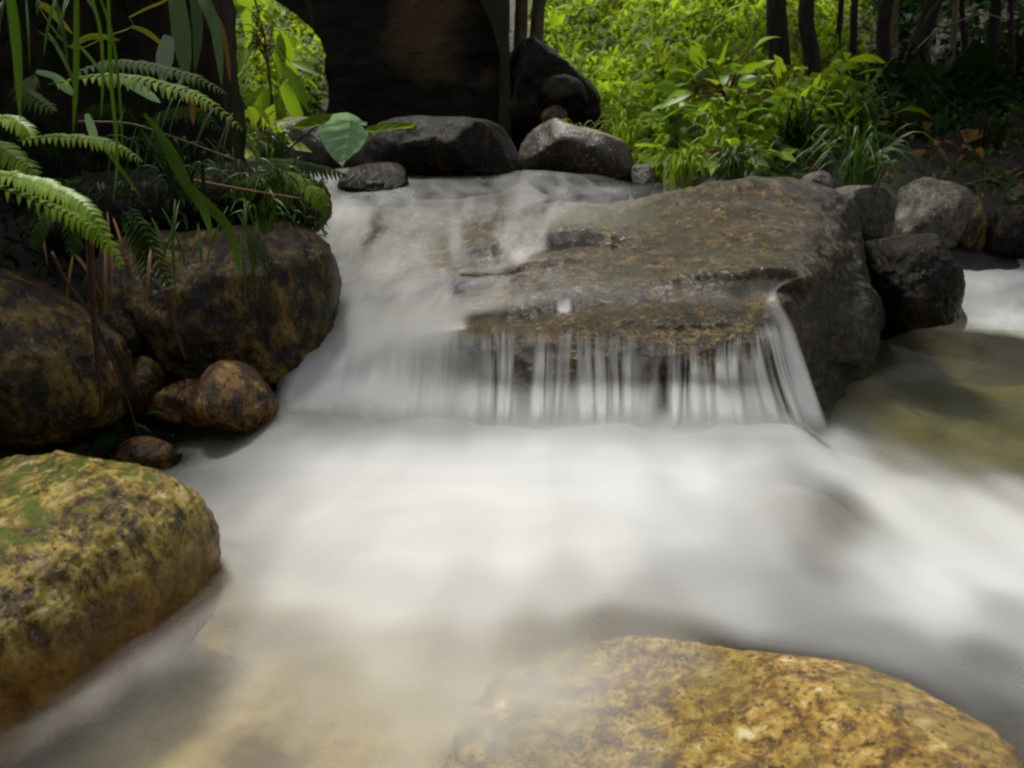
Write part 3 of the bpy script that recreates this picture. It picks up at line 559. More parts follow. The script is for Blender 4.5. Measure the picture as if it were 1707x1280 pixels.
for i in range(len(x)):
    p = Vector((x[i], y[i], z[i])); h = BVH.ray_cast(p, Vector((0, 0, -1)))
    q = BVH.find_nearest(p, .08); dep[i] = q[3] if q[0] is not None else .08
    inside[i] = h[0] is not None and h[1].z < 0 and (q[0] is None or (p - q[0]).dot(q[1]) < 0)
inside &= ~((x < .06) & (x > -.25) & (y < 1.2))
dep = np.where(inside, -.01, dep)
fade = blur2((.06 * S(0, .006, dep) + .34 * S(0, .03, dep) + .60 * S(.01, .07, dep)).reshape(nv, nu), 2, 1).ravel()
sx, sy = PG(1365, 855)[:2]
veil = np.clip(S(.44, .10, x) * S(-.30, -.12, x) * S(1.2, 1.05, y), 0, 1) * S(.0, .024, dep)
veil = np.maximum(veil, 1.1 * S(-.30, -.38, x) * S(1.45, 1.3, y) * S(0, .012, dep))
draw = dens.copy(); dens = np.clip(dens * np.maximum(fade, .85 * veil), 0, 1)
v2 = S(.26, .18, np.hypot(x - sx, y - sy)); dens = dens * (1 - v2) + np.clip(draw, 0, 1) * v2; inside &= v2 < .5
dens = blur2(dens.reshape(nv, nu), 3, 1).ravel() * (~inside)
wet = blur2((np.clip(S(-.004, .02, dep), 0, 1) * .85).reshape(nv, nu), 2, 1).ravel()
pw = obj('pool_water', np.stack([x, y, z], 1), grid_faces(nu, nv), WATER, origin=np.zeros(3), attrs={'dens': dens, 'wet': wet})
tag(pw, 'milky pool of moving water spreading below the waterfall', 'water', kind='structure')

# side stream at the right, coming down between the stones
SKc = [[(1560,432,3.55),(1640,428,3.55),(1720,424,3.55),(1820,424,3.55)],[(1560,450,3.45),(1640,448,3.45),(1720,446,3.45),(1820,446,3.45)],
       [(1585,480,3.32),(1650,478,3.3),(1720,474,3.3),(1820,474,3.3)],[(1600,515,3.2),(1660,512,3.18),(1720,508,3.16),(1820,508,3.16)],
       [(1610,538,3.08),(1670,540,3.04),(1730,545,3.0),(1830,545,3.0)],[(1600,560,2.97),(1680,570,2.9),(1740,580,2.85),(1840,580,2.85)]]
SC_ = np.array([[P(*q) for q in r] for r in SKc])
NU, NV = 120, 120; W2 = surf(SC_, NU, NV); u2, v2 = np.meshgrid(np.linspace(0, 3, NU), np.linspace(0, 5, NV))
d2 = lin([[.45,.5,.5,.5],[.75,.75,.7,.7],[.7,.72,.55,.55],[.55,.6,.35,.4],[.45,.9,.95,.9],[0,.05,.1,.1]], NU, NV)
for _ in range(4):
    q = np.pad(d2, ((5, 5), (5, 5)), 'edge'); d2 = (q[10:, 5:-5] + q[:-10, 5:-5] + q[5:-5, 10:] + q[5:-5, :-10] + 2 * q[5:-5, 5:-5]) / 6
f2 = fbm(np.stack([u2.ravel() * 1.6, v2.ravel() * 1.3, 0 * u2.ravel()], 1), 3).reshape(NV, NU)
e2 = S(0, .12, u2) * S(0, .2, v2) * S(5, 4.4, v2)
d2 = np.clip((d2 + .18 * f2) * e2, 0, 1)
W2[..., 2] += .012
sw = obj('side_stream_water', W2.reshape(-1, 3), grid_faces(NU, NV), WATER, origin=np.zeros(3), attrs={'dens': d2.ravel(), 'wet': (e2 * .8).ravel()})
tag(sw, 'narrow white side stream running between stones into the olive pool', 'water', kind='structure')

# ------------------------------------------------------------------ bridge and wall
def prism(name, pts, y0, y1, mat, parent, rough=.012, n=3, seed=0):
    """extrude an (x, z) outline from y0 to y1; front and back triangulated by fan grid of a bmesh fill"""
    import bmesh
    bm = bmesh.new(); vs = [bm.verts.new((a, y0, b)) for a, b in pts]; f = bm.faces.new(vs)
    ext = bmesh.ops.extrude_face_region(bm, geom=[f]); bmesh.ops.translate(bm, vec=(0, y1 - y0, 0), verts=[v for v in ext['geom'] if isinstance(v, bmesh.types.BMVert)])
    bmesh.ops.triangulate(bm, faces=bm.faces[:])
    for k in range(n):
        bmesh.ops.subdivide_edges(bm, edges=[e for e in bm.edges if e.calc_length() > .12 * (2 ** (n - 1 - k))], cuts=1)
        bmesh.ops.triangulate(bm, faces=[f for f in bm.faces if len(f.verts) > 4])
    bmesh.ops.recalc_face_normals(bm, faces=bm.faces[:]); bm.normal_update()
    V = np.array([v.co[:] for v in bm.verts]); Nn = np.array([v.normal[:] for v in bm.verts]); F = [[v.index for v in q.verts] for q in bm.faces]; bm.free()
    V = V + Nn * (rough * fbm(V * 4 + seed, 4))[:, None]
    return obj(name, V, F, mat, parent, smooth=False)
br = empty('stone_bridge', P(690, 216, 6.2)); tag(br, 'dark arched bridge crossing the stream at the back, its underside black with shade', 'bridge')
xz = lambda px, py, Y: (float(P(px, py, Y)[0]), float(P(px, py, Y)[2]))
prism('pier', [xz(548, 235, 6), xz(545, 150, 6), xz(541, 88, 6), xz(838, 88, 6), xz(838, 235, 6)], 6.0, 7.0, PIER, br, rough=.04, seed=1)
lx, lz = xz(541, 88, 6); arc = [xz(*q, 6) for q in [(541, 88), (534, 68), (518, 46), (492, 24), (460, 2), (420, -22), (370, -46), (310, -64), (240, -72), (160, -66), (80, -40), (10, 0), (-40, 50)]]
lx2 = arc[-1][0]; arc.append((lx2 - .02, lz))
rx, rz = xz(838, 88, 6)
deck = arc + [(lx2 - 1.5, lz), (lx2 - 1.5, 3.0), (3.2, 3.0), (3.2, 2.65), (rx + .9, 2.6), (rx + .35, 2.35), (rx + .02, 1.95), (rx, rz)]
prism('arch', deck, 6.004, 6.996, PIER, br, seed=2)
prism('abutment', [(lx2 - 1.5, .5), (lx2 - 1.5, lz - .004), (lx2 - .02, lz - .004), (lx2 - .02, .5)], 6.01, 6.99, CONC_D, br, seed=5)
prism('buttress', [xz(832, 232, 5.9), xz(834, 95, 5.9), xz(820, 45, 5.9), xz(800, 0, 5.9), xz(785, -60, 5.9), xz(846, -60, 5.9), xz(849, 40, 5.9), xz(852, 232, 5.9)], 5.85, 5.99, CONC_P, br, seed=3)
prism('parapet', [(lx2 - 1.5, 3.004), (lx2 - 1.5, 3.5), (3.2, 3.5), (3.2, 3.004)], 6.02, 6.2, CONC_D, br, n=2, seed=6)
# retaining wall on the left bank
fr, bk = P(383, 290, 2.72), P(410, 290, 3.25)
wp = [(fr[0], fr[1]), (bk[0], bk[1]), (bk[0] - 2.6, bk[1] + .2), (fr[0] - 2.6, fr[1] + .15)]
NZ = 70; per = []
for k in range(4):
    a, b = np.array(wp[k]), np.array(wp[(k + 1) % 4]); m = [24, 70, 14, 90][k]
    per += [a + (b - a) * t for t in np.linspace(0, 1, m, endpoint=False)]
per = np.array(per); zz = np.linspace(.35, 2.6, NZ)
Vw = np.array([[q[0], q[1], h] for h in zz for q in per]); M = len(per)
cw = Vw[:, :2].mean(0); dv = np.concatenate([norm(Vw[:, :2] - cw), np.zeros((len(Vw), 1))], 1)
Vw = Vw + dv * (.03 * fbm(Vw * 3.5, 4) + .012 * fbm(Vw * 16, 3))[:, None]
Fw = [[r * M + k, r * M + (k + 1) % M, (r + 1) * M + (k + 1) % M, (r + 1) * M + k] for r in range(NZ - 1) for k in range(M)] + [list(range((NZ - 1) * M, NZ * M))]
wl = obj('retaining_wall', Vw, Fw, CONC_W); tag(wl, 'dark mossy retaining wall overhung with ferns and grass on the stream bank', 'wall')

# ------------------------------------------------------------------ plants
def leaf_arrays(base, direc, upv, L, Wd, droop, seg=4, fold=.25, shape=(.0, .8, 1.0, .62, .0)):
    """many leaves at once. base, direc, upv (n,3); L, Wd, droop (n)"""
    n = len(base); direc = norm(direc); side = norm(np.cross(direc, upv)); up = np.cross(side, direc)
    ts = np.linspace(0, 1, seg + 1); wv = np.interp(ts, np.linspace(0, 1, len(shape)), shape); V = []
    for t, wq in zip(ts, wv):
        c = base + direc * (L * t)[:, None] - np.array([0, 0, 1]) * (droop * L * t * t)[:, None]
        for sgn in (-1, 0, 1):
            V.append(c + side * (sgn * Wd * wq * .5)[:, None] + up * ((abs(sgn) * fold * Wd * wq * .5))[:, None])
    V = np.stack(V, 1); m = V.shape[1]; V = V.reshape(-1, 3)
    q = []
    for k in range(seg):
        for s in (0, 1): q.append([k * 3 + s, k * 3 + s + 1, k * 3 + s + 4, k * 3 + s + 3])
    F = (np.arange(n)[:, None, None] * m + np.array(q)[None]).reshape(-1, 4)
    return V, F, m
def leaves_obj(name, base, direc, upv, L, Wd, droop, tint, mat, parent=None, origin=None, **k):
    V, F, m = leaf_arrays(base, direc, upv, L, Wd, droop, **k)
    return obj(name, V, F, mat, parent, origin, attrs={'tint': np.repeat(tint, m)})
def tube(pts, rad, seg=8, res=None, wob=0.0):
    pts = np.asarray(pts, float); n = len(pts); res = res or n * 6
    sg = np.concatenate([[0], np.cumsum(np.linalg.norm(np.diff(pts, axis=0), axis=1))]); tt = np.linspace(0, sg[-1], res)
    C = np.stack([np.interp(tt, sg, pts[:, k]) for k in range(3)], 1)
    for _ in range(max(2, res // 6)):
        C[1:-1] = .25 * C[:-2] + .5 * C[1:-1] + .25 * C[2:]
    r = np.interp(np.linspace(0, 1, res), np.linspace(0, 1, len(rad)), rad)
    if wob: C = C + wob * np.stack([fbm(C * 3 + 5, 3), fbm(C * 3 + 25, 3), 0 * r], 1)
    T = norm(np.gradient(C, axis=0)); ref = np.array([0.3, 1, 0.1]) if abs(T[:, 1]).mean() < .8 else np.array([1, 0, 0.1])
    A = norm(np.cross(T, ref)); B = np.cross(T, A); an = np.linspace(0, 2 * np.pi, seg, endpoint=False)
    V = (C[:, None] + (A[:, None] * np.cos(an)[None, :, None] + B[:, None] * np.sin(an)[None, :, None]) * r[:, None, None]).reshape(-1, 3)
    F = [[i * seg + j, i * seg + (j + 1) % seg, (i + 1) * seg + (j + 1) % seg, (i + 1) * seg + j] for i in range(res - 1) for j in range(seg)]
    F += [list(range(seg))[::-1], list(range((res - 1) * seg, res * seg))]
    return V, F
def join(parts):
    V, F, k = [], [], 0
    for v, f in parts:
        V.append(v); F += [[int(i) + k for i in q] for q in f]; k += len(v)
    return np.concatenate(V), F
def blade(pts, wd, face=(0, -1, .3), fold=.2, res=18, prof=(.5, .9, 1, .8, .02)):
    pts = np.asarray(pts, float); C = cr(pts, np.linspace(0, len(pts) - 1, res)); T = norm(np.gradient(C, axis=0))
    sd_ = norm(np.cross(T, np.asarray(face, float))); up = np.cross(sd_, T); wv = np.interp(np.linspace(0, 1, res), np.linspace(0, 1, len(prof)), prof) * wd * .5
    V = np.stack([C - sd_ * wv[:, None] + up * (fold * wv)[:, None], C, C + sd_ * wv[:, None] + up * (fold * wv)[:, None]], 1).reshape(-1, 3)
    F = [[i * 3 + s, i * 3 + s + 1, i * 3 + s + 4, i * 3 + s + 3] for i in range(res - 1) for s in (0, 1)]
    return V, F
def pinna(b0, dr, up, L, Wd, droop):
    """one leaflet with toothed margins"""
    dr = norm(dr); sd_ = norm(np.cross(dr, up)); ts = np.linspace(0, 1, 11); V = []
    for i, t in enumerate(ts):
        wv = Wd * .5 * (min(1, t * 6 + .35)) * (1 - t) ** .65 * (1.0 if i % 2 else .62)
        c = b0 + dr * L * t - np.array([0, 0, 1]) * droop * L * t * t
        V += [c - sd_ * wv + dr * wv * .3, c, c + sd_ * wv + dr * wv * .3]
    F = [[i * 3 + s, i * 3 + s + 1, i * 3 + s + 4, i * 3 + s + 3] for i in range(10) for s in (0, 1)]
    return np.array(V), F
def frond(parent, pts, length, n=26, mat=L_FERN, face=(0, -.55, .8), droop=.35, tipdark=0.0):
    pts = np.array([P(*q) for q in pts]); t = np.linspace(.06, 1, n)
    C = cr(pts, t * (len(pts) - 1)); T = norm(np.gradient(C, axis=0)); parts = []; tint = []
    sv, sf = tube(pts, [.0016, .0006], 5, 24); parts.append((sv, sf)); tint += [.3] * len(sv)
    for i in range(n):
        sp = np.linalg.norm(C[min(i + 1, n - 1)] - C[max(i - 1, 0)]) / 2 + 1e-4
        Lp = length * (math.sin(math.pi * (.16 + .80 * t[i])) ** .8) * random.uniform(.88, 1.08)
        sd_ = norm(np.cross(T[i], np.asarray(face, float)))
        for s in (-1, 1):
            v, f = pinna(C[i], norm(sd_ * s + T[i] * (.55 + .3 * t[i]) + np.random.default_rng(i).normal(size=3) * .05), np.asarray(face, float), Lp, min(sp * 1.55, Lp * .6), droop * random.uniform(.6, 1.2))
            parts.append((v, f)); tint += [np.clip(random.uniform(.35, .95), 0, 1)] * len(v)
    V, F = join(parts); return obj('frond', V, F, mat, parent, attrs={'tint': tint})

def fern(label, base, fronds, group='ferns on the left bank'):
    r = empty('fern', P(*base)); tag(r, label, 'fern', group)
    for k in fronds: frond(r, *k[0:2], **k[2])
    return r
fern('fern with one bright arching frond lit lime green against the black bank', (-40, 300, 1.35),
     [([(-40, 285, 1.32), (30, 296, 1.28), (90, 315, 1.25), (150, 352, 1.22), (205, 445, 1.20)], .025, dict(n=32, mat=L_LIME)),
      ([(-40, 300, 1.38), (60, 335, 1.36), (130, 365, 1.34), (170, 400, 1.33), (203, 438, 1.32)], .022, dict(n=24, mat=L_FERN))])
fern('grey-green fern with two long level fronds browning at the tip, crossing the wall', (80, 150, 1.75),
     [([(80, 142, 1.72), (160, 128, 1.68), (230, 132, 1.65), (300, 150, 1.62), (350, 172, 1.6), (402, 215, 1.58)], .029, dict(n=30, mat=L_FERN)),
      ([(110, 128, 1.82), (180, 105, 1.8), (250, 110, 1.78), (320, 128, 1.76), (375, 155, 1.74)], .030, dict(n=28, mat=L_FERND)),
      ([(60, 125, 1.9), (40, 150, 1.85), (90, 185, 1.8)], .04, dict(n=16, mat=L_FERND))])
fern('fern with short fronds hanging in the shade between the two bright fern sprays', (30, 235, 1.5),
     [([(30, 235, 1.5), (90, 228, 1.48), (150, 232, 1.46), (195, 245, 1.45), (235, 268, 1.44)], .022, dict(n=24, mat=L_FERN)),
      ([(-20, 195, 1.45), (15, 198, 1.43), (40, 210, 1.42), (52, 228, 1.41)], .025, dict(n=14, mat=L_LIME)),
      ([(-20, 235, 1.5), (15, 255, 1.48), (60, 290, 1.46)], .035, dict(n=18, mat=L_FERN))])
fern('small drooping fern hanging over the wet face of the large dark boulder', (210, 360, 1.8),
     [([(205, 350, 1.82), (225, 390, 1.8), (240, 430, 1.78), (248, 488, 1.77)], .03, dict(n=18, mat=L_FERND)),
      ([(215, 345, 1.82), (240, 385, 1.8), (270, 450, 1.78), (300, 505, 1.77)], .03, dict(n=18, mat=L_FERND))])
fern('small fern at the tip of the dark ledge beside the stream', (470, 300, 2.0),
     [([(470, 285, 2.02), (505, 305, 2.0), (530, 325, 1.98), (548, 362, 1.97)], .035, dict(n=18, mat=L_FERN)),
      ([(470, 295, 2.02), (440, 290, 2.0), (400, 305, 1.98)], .03, dict(n=14, mat=L_FERND)),
      ([(440, 268, 2.1), (490, 272, 2.1), (530, 280, 2.1), (575, 292, 2.1)], .04, dict(n=18, mat=L_FERND))])

def hanging(label, bl, mat, cat='grass', name='hanging_grass', group=None, face=(0, -1, .25)):
    parts, tint = [], []
    for pts, wd in bl:
        v, f = blade([P(*q) for q in pts], wd, face); parts.append((v, f)); tint += [random.uniform(.3, 1)] * len(v)
    V, F = join(parts); o = obj(name, V, F, mat, attrs={'tint': tint}, origin=np.array(P(*bl[0][0][0]))); return tag(o, label, cat, group)
HG = 'long grass hanging over the left bank'
hanging('tall grass blade hanging straight down at the edge of the picture, widest of its kind', [([(8, -60, 1.1), (22, 20, 1.1), (30, 100, 1.1), (34, 205, 1.1)], .014)], L_GRASS, group=HG)
hanging('slim grass stems hanging across the grey-green fern', [([(128, -60, 1.2), (128, 60, 1.2), (127, 140, 1.2), (122, 225, 1.2)], .009), ([(180, -60, 1.25), (182, 40, 1.25), (186, 140, 1.25), (196, 260, 1.25), (188, 340, 1.25)], .006), ([(140, -40, 1.22), (165, 40, 1.22), (172, 120, 1.22), (168, 200, 1.22)], .005), ([(155, -30, 1.3), (185, 50, 1.3), (200, 160, 1.3), (205, 270, 1.3)], .005)], L_GRASS, group=HG)
hanging('broad grey-green strap leaves hanging against the wall', [([(285, -60, 2.2), (300, 30, 2.2), (306, 80, 2.2), (312, 140, 2.2)], .05), ([(312, -50, 2.25), (345, 10, 2.2), (362, 60, 2.2), (370, 145, 2.2)], .032), ([(300, -60, 2.3), (325, 0, 2.3), (330, 60, 2.3), (325, 120, 2.3)], .03)], leaf_mat('strap_leaf', (.04, .08, .03), (.13, .2, .09), .25, .25), 'strap leaf plant', 'strap_leaf_plant')
hanging('pale silvery leaf hanging beside the broad strap leaves', [([(282, 60, 2.1), (278, 85, 2.1), (274, 110, 2.1), (270, 142, 2.1)], .045)], L_PALE, 'leaf', 'hanging_leaf')
hanging('dry tan blade hanging near the corner of the wall', [([(364, 30, 2.4), (374, 60, 2.4), (380, 100, 2.4), (384, 140, 2.4)], .014)], L_DRY, 'dry grass', 'dry_blade')
hanging('short curled dry blade hanging below the level fern fronds', [([(308, 150, 1.62), (320, 170, 1.62), (322, 210, 1.62)], .012)], L_DRY, 'dry grass', 'dry_blade')
hanging('narrow yellow-green leaves sprouting from one stem at the top of the wall', [([(60, 5, 1.9), (80, 15, 1.9), (100, 35, 1.9), (122, 58, 1.9)], .016), ([(220, 45, 1.9), (240, 52, 1.9), (258, 64, 1.9), (275, 80, 1.9)], .012), ([(118, 80, 1.9), (145, 64, 1.9), (170, 62, 1.9), (200, 68, 1.9)], .014), ([(215, 30, 1.85), (245, 15, 1.85), (275, 2, 1.85), (300, -20, 1.85)], .006), ([(60, 5, 1.9), (118, 80, 1.9), (180, 60, 1.87), (220, 45, 1.9), (215, 30, 1.85)], .003)], L_YEL, 'bamboo leaf', 'bamboo_leaves')
hanging('broken grass blades trailing down over the ledge toward the big dark boulder', [([(240, 190, 1.7), (280, 240, 1.7), (308, 290, 1.7), (320, 345, 1.7)], .014), ([(255, 200, 1.75), (300, 290, 1.72), (340, 350, 1.7), (352, 398, 1.7)], .022), ([(300, 300, 1.8), (345, 340, 1.78), (385, 390, 1.76), (402, 470, 1.75)], .022), ([(160, 230, 1.6), (200, 280, 1.6), (235, 330, 1.6)], .008)], L_GRASS, group=HG)
hanging('short green blades crossing behind the level fern fronds', [([(60, 120, 1.8), (95, 130, 1.8), (125, 155, 1.8)], .014), ([(90, 132, 1.8), (110, 150, 1.8), (130, 160, 1.8)], .012), ([(205, 135, 1.7), (235, 150, 1.7), (268, 172, 1.7)], .02), ([(145, 190, 1.6), (155, 220, 1.6), (160, 240, 1.6)], .018)], L_SILVER, group=HG)
hanging('dangling blade silhouetted under the top of the bridge arch', [([(505, -40, 2.6), (512, 0, 2.6), (518, 20, 2.6), (522, 50, 2.6)], .01)], L_DARK, group=HG)

rc = random.Random(5)
for lab, x0, x1, y0, y1, Y, n, m in [('loose curtain of thin grass in the dark corner above the bright fern', 0, 130, -40, 90, 1.7, 12, L_GRASS), ('thin drooping blades at the foot of the wall behind the dark ledge', 200, 390, 120, 250, 2.25, 16, L_GRASS), ('tangle of dark blades trailing over the big dark boulder from the ledge', 250, 470, 330, 390, 2.0, 16, L_GRASS), ('dry straw stems hanging in the shade below the bright fern', 60, 260, 330, 420, 1.75, 10, L_DRY)]:
    bl = []
    for k in range(n):
        a, b = rc.uniform(x0, x1), rc.uniform(y0, y1); ln = rc.uniform(50, 130); dx = rc.uniform(-40, 55)
        bl.append(([(a, b, Y), (a + dx * .3, b + ln * .2, Y - .03), (a + dx * .75, b + ln * .6, Y - .06), (a + dx, b + ln, Y - .07)], rc.uniform(.003, .009)))
    hanging(lab, bl, m, group=HG)
def tuft(label, base, n, L, wd, mat, cat='grass tuft', name='grass_tuft', spread=1.0, group=None, lean=(0, 0)):
    b0 = P(*base); parts, tint = [], []
    for k in range(n):
        a = random.uniform(0, 2 * math.pi); l = L * random.uniform(.55, 1.15); sp = spread * random.uniform(.25, 1)
        dx, dy = math.cos(a) * sp + lean[0], math.sin(a) * sp * .8 - .15 + lean[1]
        b = b0 + np.array([random.uniform(-1, 1), random.uniform(-1, 1), 0]) * L * .18
        h = l * random.uniform(.5, .8)
        pts = [b, b + np.array([dx * l * .25, dy * l * .25, h * .7]), b + np.array([dx * l * .6, dy * l * .6, h * .9]), b + np.array([dx * l * 1.0, dy * l * 1.0, h * random.uniform(.1, .7)])]
        v, f = blade(pts, wd * random.uniform(.6, 1.1), (math.sin(a) * .3, -.4, .8), res=10, prof=(.7, 1, .9, .6, .03)); parts.append((v, f)); tint += [random.uniform(0, 1)] * len(v)
    V, F = join(parts); o = obj(name, V, F, mat, origin=b0, attrs={'tint': tint}); return tag(o, label, cat, group)
TG = 'grass tufts along the banks'
tuft('arching grass tuft at the end of the dark ledge', (470, 345, 2.02), 22, .16, .008, L_GRASS, spread=.9, group=TG)
tuft('sparse grass tuft in the middle of the dark ledge', (405, 335, 2.05), 16, .15, .008, L_GRASS, group=TG)
tuft('grass tuft low on the ledge above the large dark boulder', (445, 385, 1.98), 14, .14, .008, L_GRASS, group=TG, lean=(.2, -.2))
tuft('dark grass tuft hanging at the left of the ledge over the roots', (310, 330, 1.9), 18, .2, .009, L_DARK, group=TG)
tuft('dense bright grass tuft beside the small grey stone at the stream edge', (1135, 312, 3.7), 90, .26, .010, L_BRIGHT, group=TG, spread=.6)
tuft('grass tuft right of the dense bright one, above the cascade crest', (1225, 300, 3.75), 60, .24, .010, L_GRASS, group=TG, spread=.8)
tuft('wide arching sedge behind the cascade rock crest', (1430, 318, 3.5), 60, .36, .011, L_GRASS, group=TG, spread=1.0)
tuft('dark sedge on the bank between the sapling and the fallen leaves', (1320, 255, 4.2), 50, .36, .010, L_DARK, group=TG, spread=1.0)
tuft('dark grass tuft on the bank under the tall black trunks', (1420, 225, 4.5), 46, .36, .011, L_GRASS, group=TG, spread=1.0)
tuft('small weed tuft growing on the pale-topped boulder', (960, 238, 4.0), 24, .14, .009, L_BRIGHT, group=TG)
tuft('grass tuft at the right end of the pale domed boulder bank', (1650, 250, 4.3), 40, .3, .009, L_DARK, group=TG)
tuft('thin bright tuft between the stones at the foot of the green slope', (1040, 250, 4.4), 50, .28, .010, L_BRIGHT, group=TG)
tuft('low tuft of bright grass in front of the half buried brown stone', (1195, 262, 4.1), 50, .24, .010, L_BRIGHT, group=TG)
tuft('green tuft at the foot of the wall beside the distant water', (450, 275, 3.3), 40, .22, .011, L_GRASS, group=TG)

def broad_leaf(parent, base, tip, wd, mat, tint=.6, droop=.1, up=(0, -.7, .7), name='leaf'):
    b0, t0 = P(*base), P(*tip); n = 37; m = 17; L = np.linalg.norm(t0 - b0); dr = (t0 - b0) / L
    sd_ = norm(np.cross(dr, np.asarray(up, float))); nn = np.cross(sd_, dr); V = []
    for i in range(n):
        t = i / (n - 1); wv = wd * .5 * (min(1, (t / .28) ** .6) if t < .28 else (math.cos((t - .28) / .72 * math.pi / 2) ** .8))
        for j in range(m):
            s = (j / (m - 1) - .5) * 2
            vein = .02 * wd * math.cos((t * 9 - abs(s) * 3) * math.pi) - (.03 * wd if j == m // 2 else 0)
            V.append(b0 + dr * L * t + sd_ * s * wv + nn * (abs(s) ** 1.3 * wd * .26 - droop * L * t * t + vein) - dr * (.10 * wd * abs(s) if t < .12 else 0))
    return obj(name, V, grid_faces(m, n), mat, parent, attrs={'tint': np.array([min(1, tint + (.35 if j == m // 2 else .18 * max(0, math.cos((i / (n - 1) * 9 - abs(j / (m - 1) - .5) * 6) * math.pi)) - .12)) for i in range(n) for j in range(m)])})
hl = empty('heart_leaf_vine', P(430, 300, 2.28)); tag(hl, 'vine with a glossy heart-shaped leaf and two slimmer leaves over the water', 'vine')
broad_leaf(hl, (584, 204, 2.1), (569, 277, 2.06), .125, L_SILVER, .75, up=(-.1, -1, .35))
broad_leaf(hl, (562, 203, 2.15), (486, 212, 2.12), .05, L_FERN, .6, up=(0, -.6, .8))
broad_leaf(hl, (612, 222, 2.15), (692, 206, 2.12), .04, L_FERN, .6, up=(0, -.5, .85))
broad_leaf(hl, (560, 203, 2.18), (612, 206, 2.2), .035, L_SILVER, .4, up=(0, -.5, .85))
v1 = tube([P(430, 300, 2.28), P(480, 250, 2.26), P(530, 208, 2.18), P(566, 198, 2.14), P(584, 204, 2.1)], [.0032, .002], 6)
v2 = tube([P(566, 198, 2.14), P(590, 208, 2.17), P(614, 222, 2.15)], [.002, .0015], 6)
v3 = tube([P(600, 215, 2.16), P(580, 203, 2.15), P(562, 203, 2.15)], [.002, .0015], 6)
V, F = join([v1, v2, v3]); obj('stem', V, F, L_GRASS, hl, attrs={'tint': np.full(len(V), .3)})

def leafy_plant(name, label, cat, center, rad, n, L, mat, stem_base, up=(0, -.5, .8), parentgroup=None, wr=.5, seed=0, upright=.2):
    rg = np.random.default_rng(seed); r = empty(name, P(*stem_base)); tag(r, label, cat, parentgroup); c = P(*center); b0 = P(*stem_base)
    D = norm(rg.normal(size=(n, 3))); base = c + D * np.array(rad) * rg.uniform(.35, 1, n)[:, None] ** .6
    dr = norm(D * np.array([1, .7, .3]) + np.array([0, -.25, upright]) + rg.normal(size=(n, 3)) * .35)
    upv = norm(np.array(up) + rg.normal(size=(n, 3)) * .35); l = L * rg.uniform(.6, 1.15, n)
    leaves_obj('foliage', base, dr, upv, l, l * wr * rg.uniform(.8, 1.1, n), rg.uniform(.05, .5, n), rg.uniform(0, 1, n), mat, r, seg=6, shape=(0, .75, 1, .85, .45, 0))
    st = [tube([b0, b0 * .5 + c * .5 + rg.normal(size=3) * .03, c], [.012, .006], 6)]
    for k in range(0, n, max(1, n // 16)): st.append(tube([c - (c - b0) * .25 * rg.random(), (c + base[k]) / 2 + np.array([0, 0, .02]), base[k]], [.005, .002], 5))
    V, F = join(st); obj('stem', V, F, TWIG, r); return r
leafy_plant('sapling', 'sapling with broad yellow-green leaves leaning out from the dark trunks', 'sapling', (1205, 150, 4.35), (.30, .2, .22), 60, .17, L_LIME, (1250, 260, 4.6), seed=1, wr=.5)
leafy_plant('sapling', 'smaller lime sapling low on the slope by the half buried brown stone', 'sapling', (1120, 205, 4.4), (.13, .1, .07), 20, .13, L_LIME, (1150, 255, 4.5), seed=2)
leafy_plant('sapling', 'sparse green sapling around the foot of the leaning black trunk', 'sapling', (1300, 150, 4.5), (.16, .15, .2), 22, .13, L_BRIGHT, (1300, 260, 4.7), seed=3)
leafy_plant('leafy_plant', 'leafy green plant at the foot of the wall edge by the gap', 'plant', (440, 235, 3.4), (.10, .1, .09), 26, .12, L_BRIGHT, (445, 285, 3.45), seed=4)
leafy_plant('leafy_plant', 'tall plant with drooping yellow-green leaves in the gap left of the pier', 'plant', (440, 55, 4.6), (.18, .2, .28), 20, .30, L_LIME, (470, 270, 4.7), seed=5, wr=.32, upright=-.5)
leafy_plant('leafy_plant', 'low broad-leaved weed in front of the dark rock at the slope foot', 'plant', (1215, 258, 3.95), (.25, .1, .06), 40, .10, L_BRIGHT, (1215, 285, 3.95), seed=6)

fern('dark fern in the shadow of the wall behind the silvery leaf', (230, 215, 2.5), [([(230, 215, 2.4), (270, 190, 2.35), (320, 185, 2.3), (365, 215, 2.25)], .045, dict(n=20, mat=L_FERND)), ([(230, 215, 2.4), (200, 185, 2.38), (160, 180, 2.35), (125, 205, 2.3)], .045, dict(n=20, mat=L_FERND)), ([(235, 215, 2.4), (260, 235, 2.3), (285, 265, 2.25), (300, 305, 2.2)], .04, dict(n=18, mat=L_FERND))])
fern('drooping fern between the bright spray and the thick reddish root', (120, 345, 1.6), [([(110, 340, 1.6), (125, 380, 1.57), (120, 425, 1.55)], .03, dict(n=14, mat=L_FERND)), ([(110, 340, 1.6), (75, 365, 1.57), (55, 410, 1.55)], .03, dict(n=14, mat=L_FERND)), ([(112, 338, 1.6), (150, 360, 1.58), (180, 410, 1.55)], .03, dict(n=14, mat=L_FERN))])
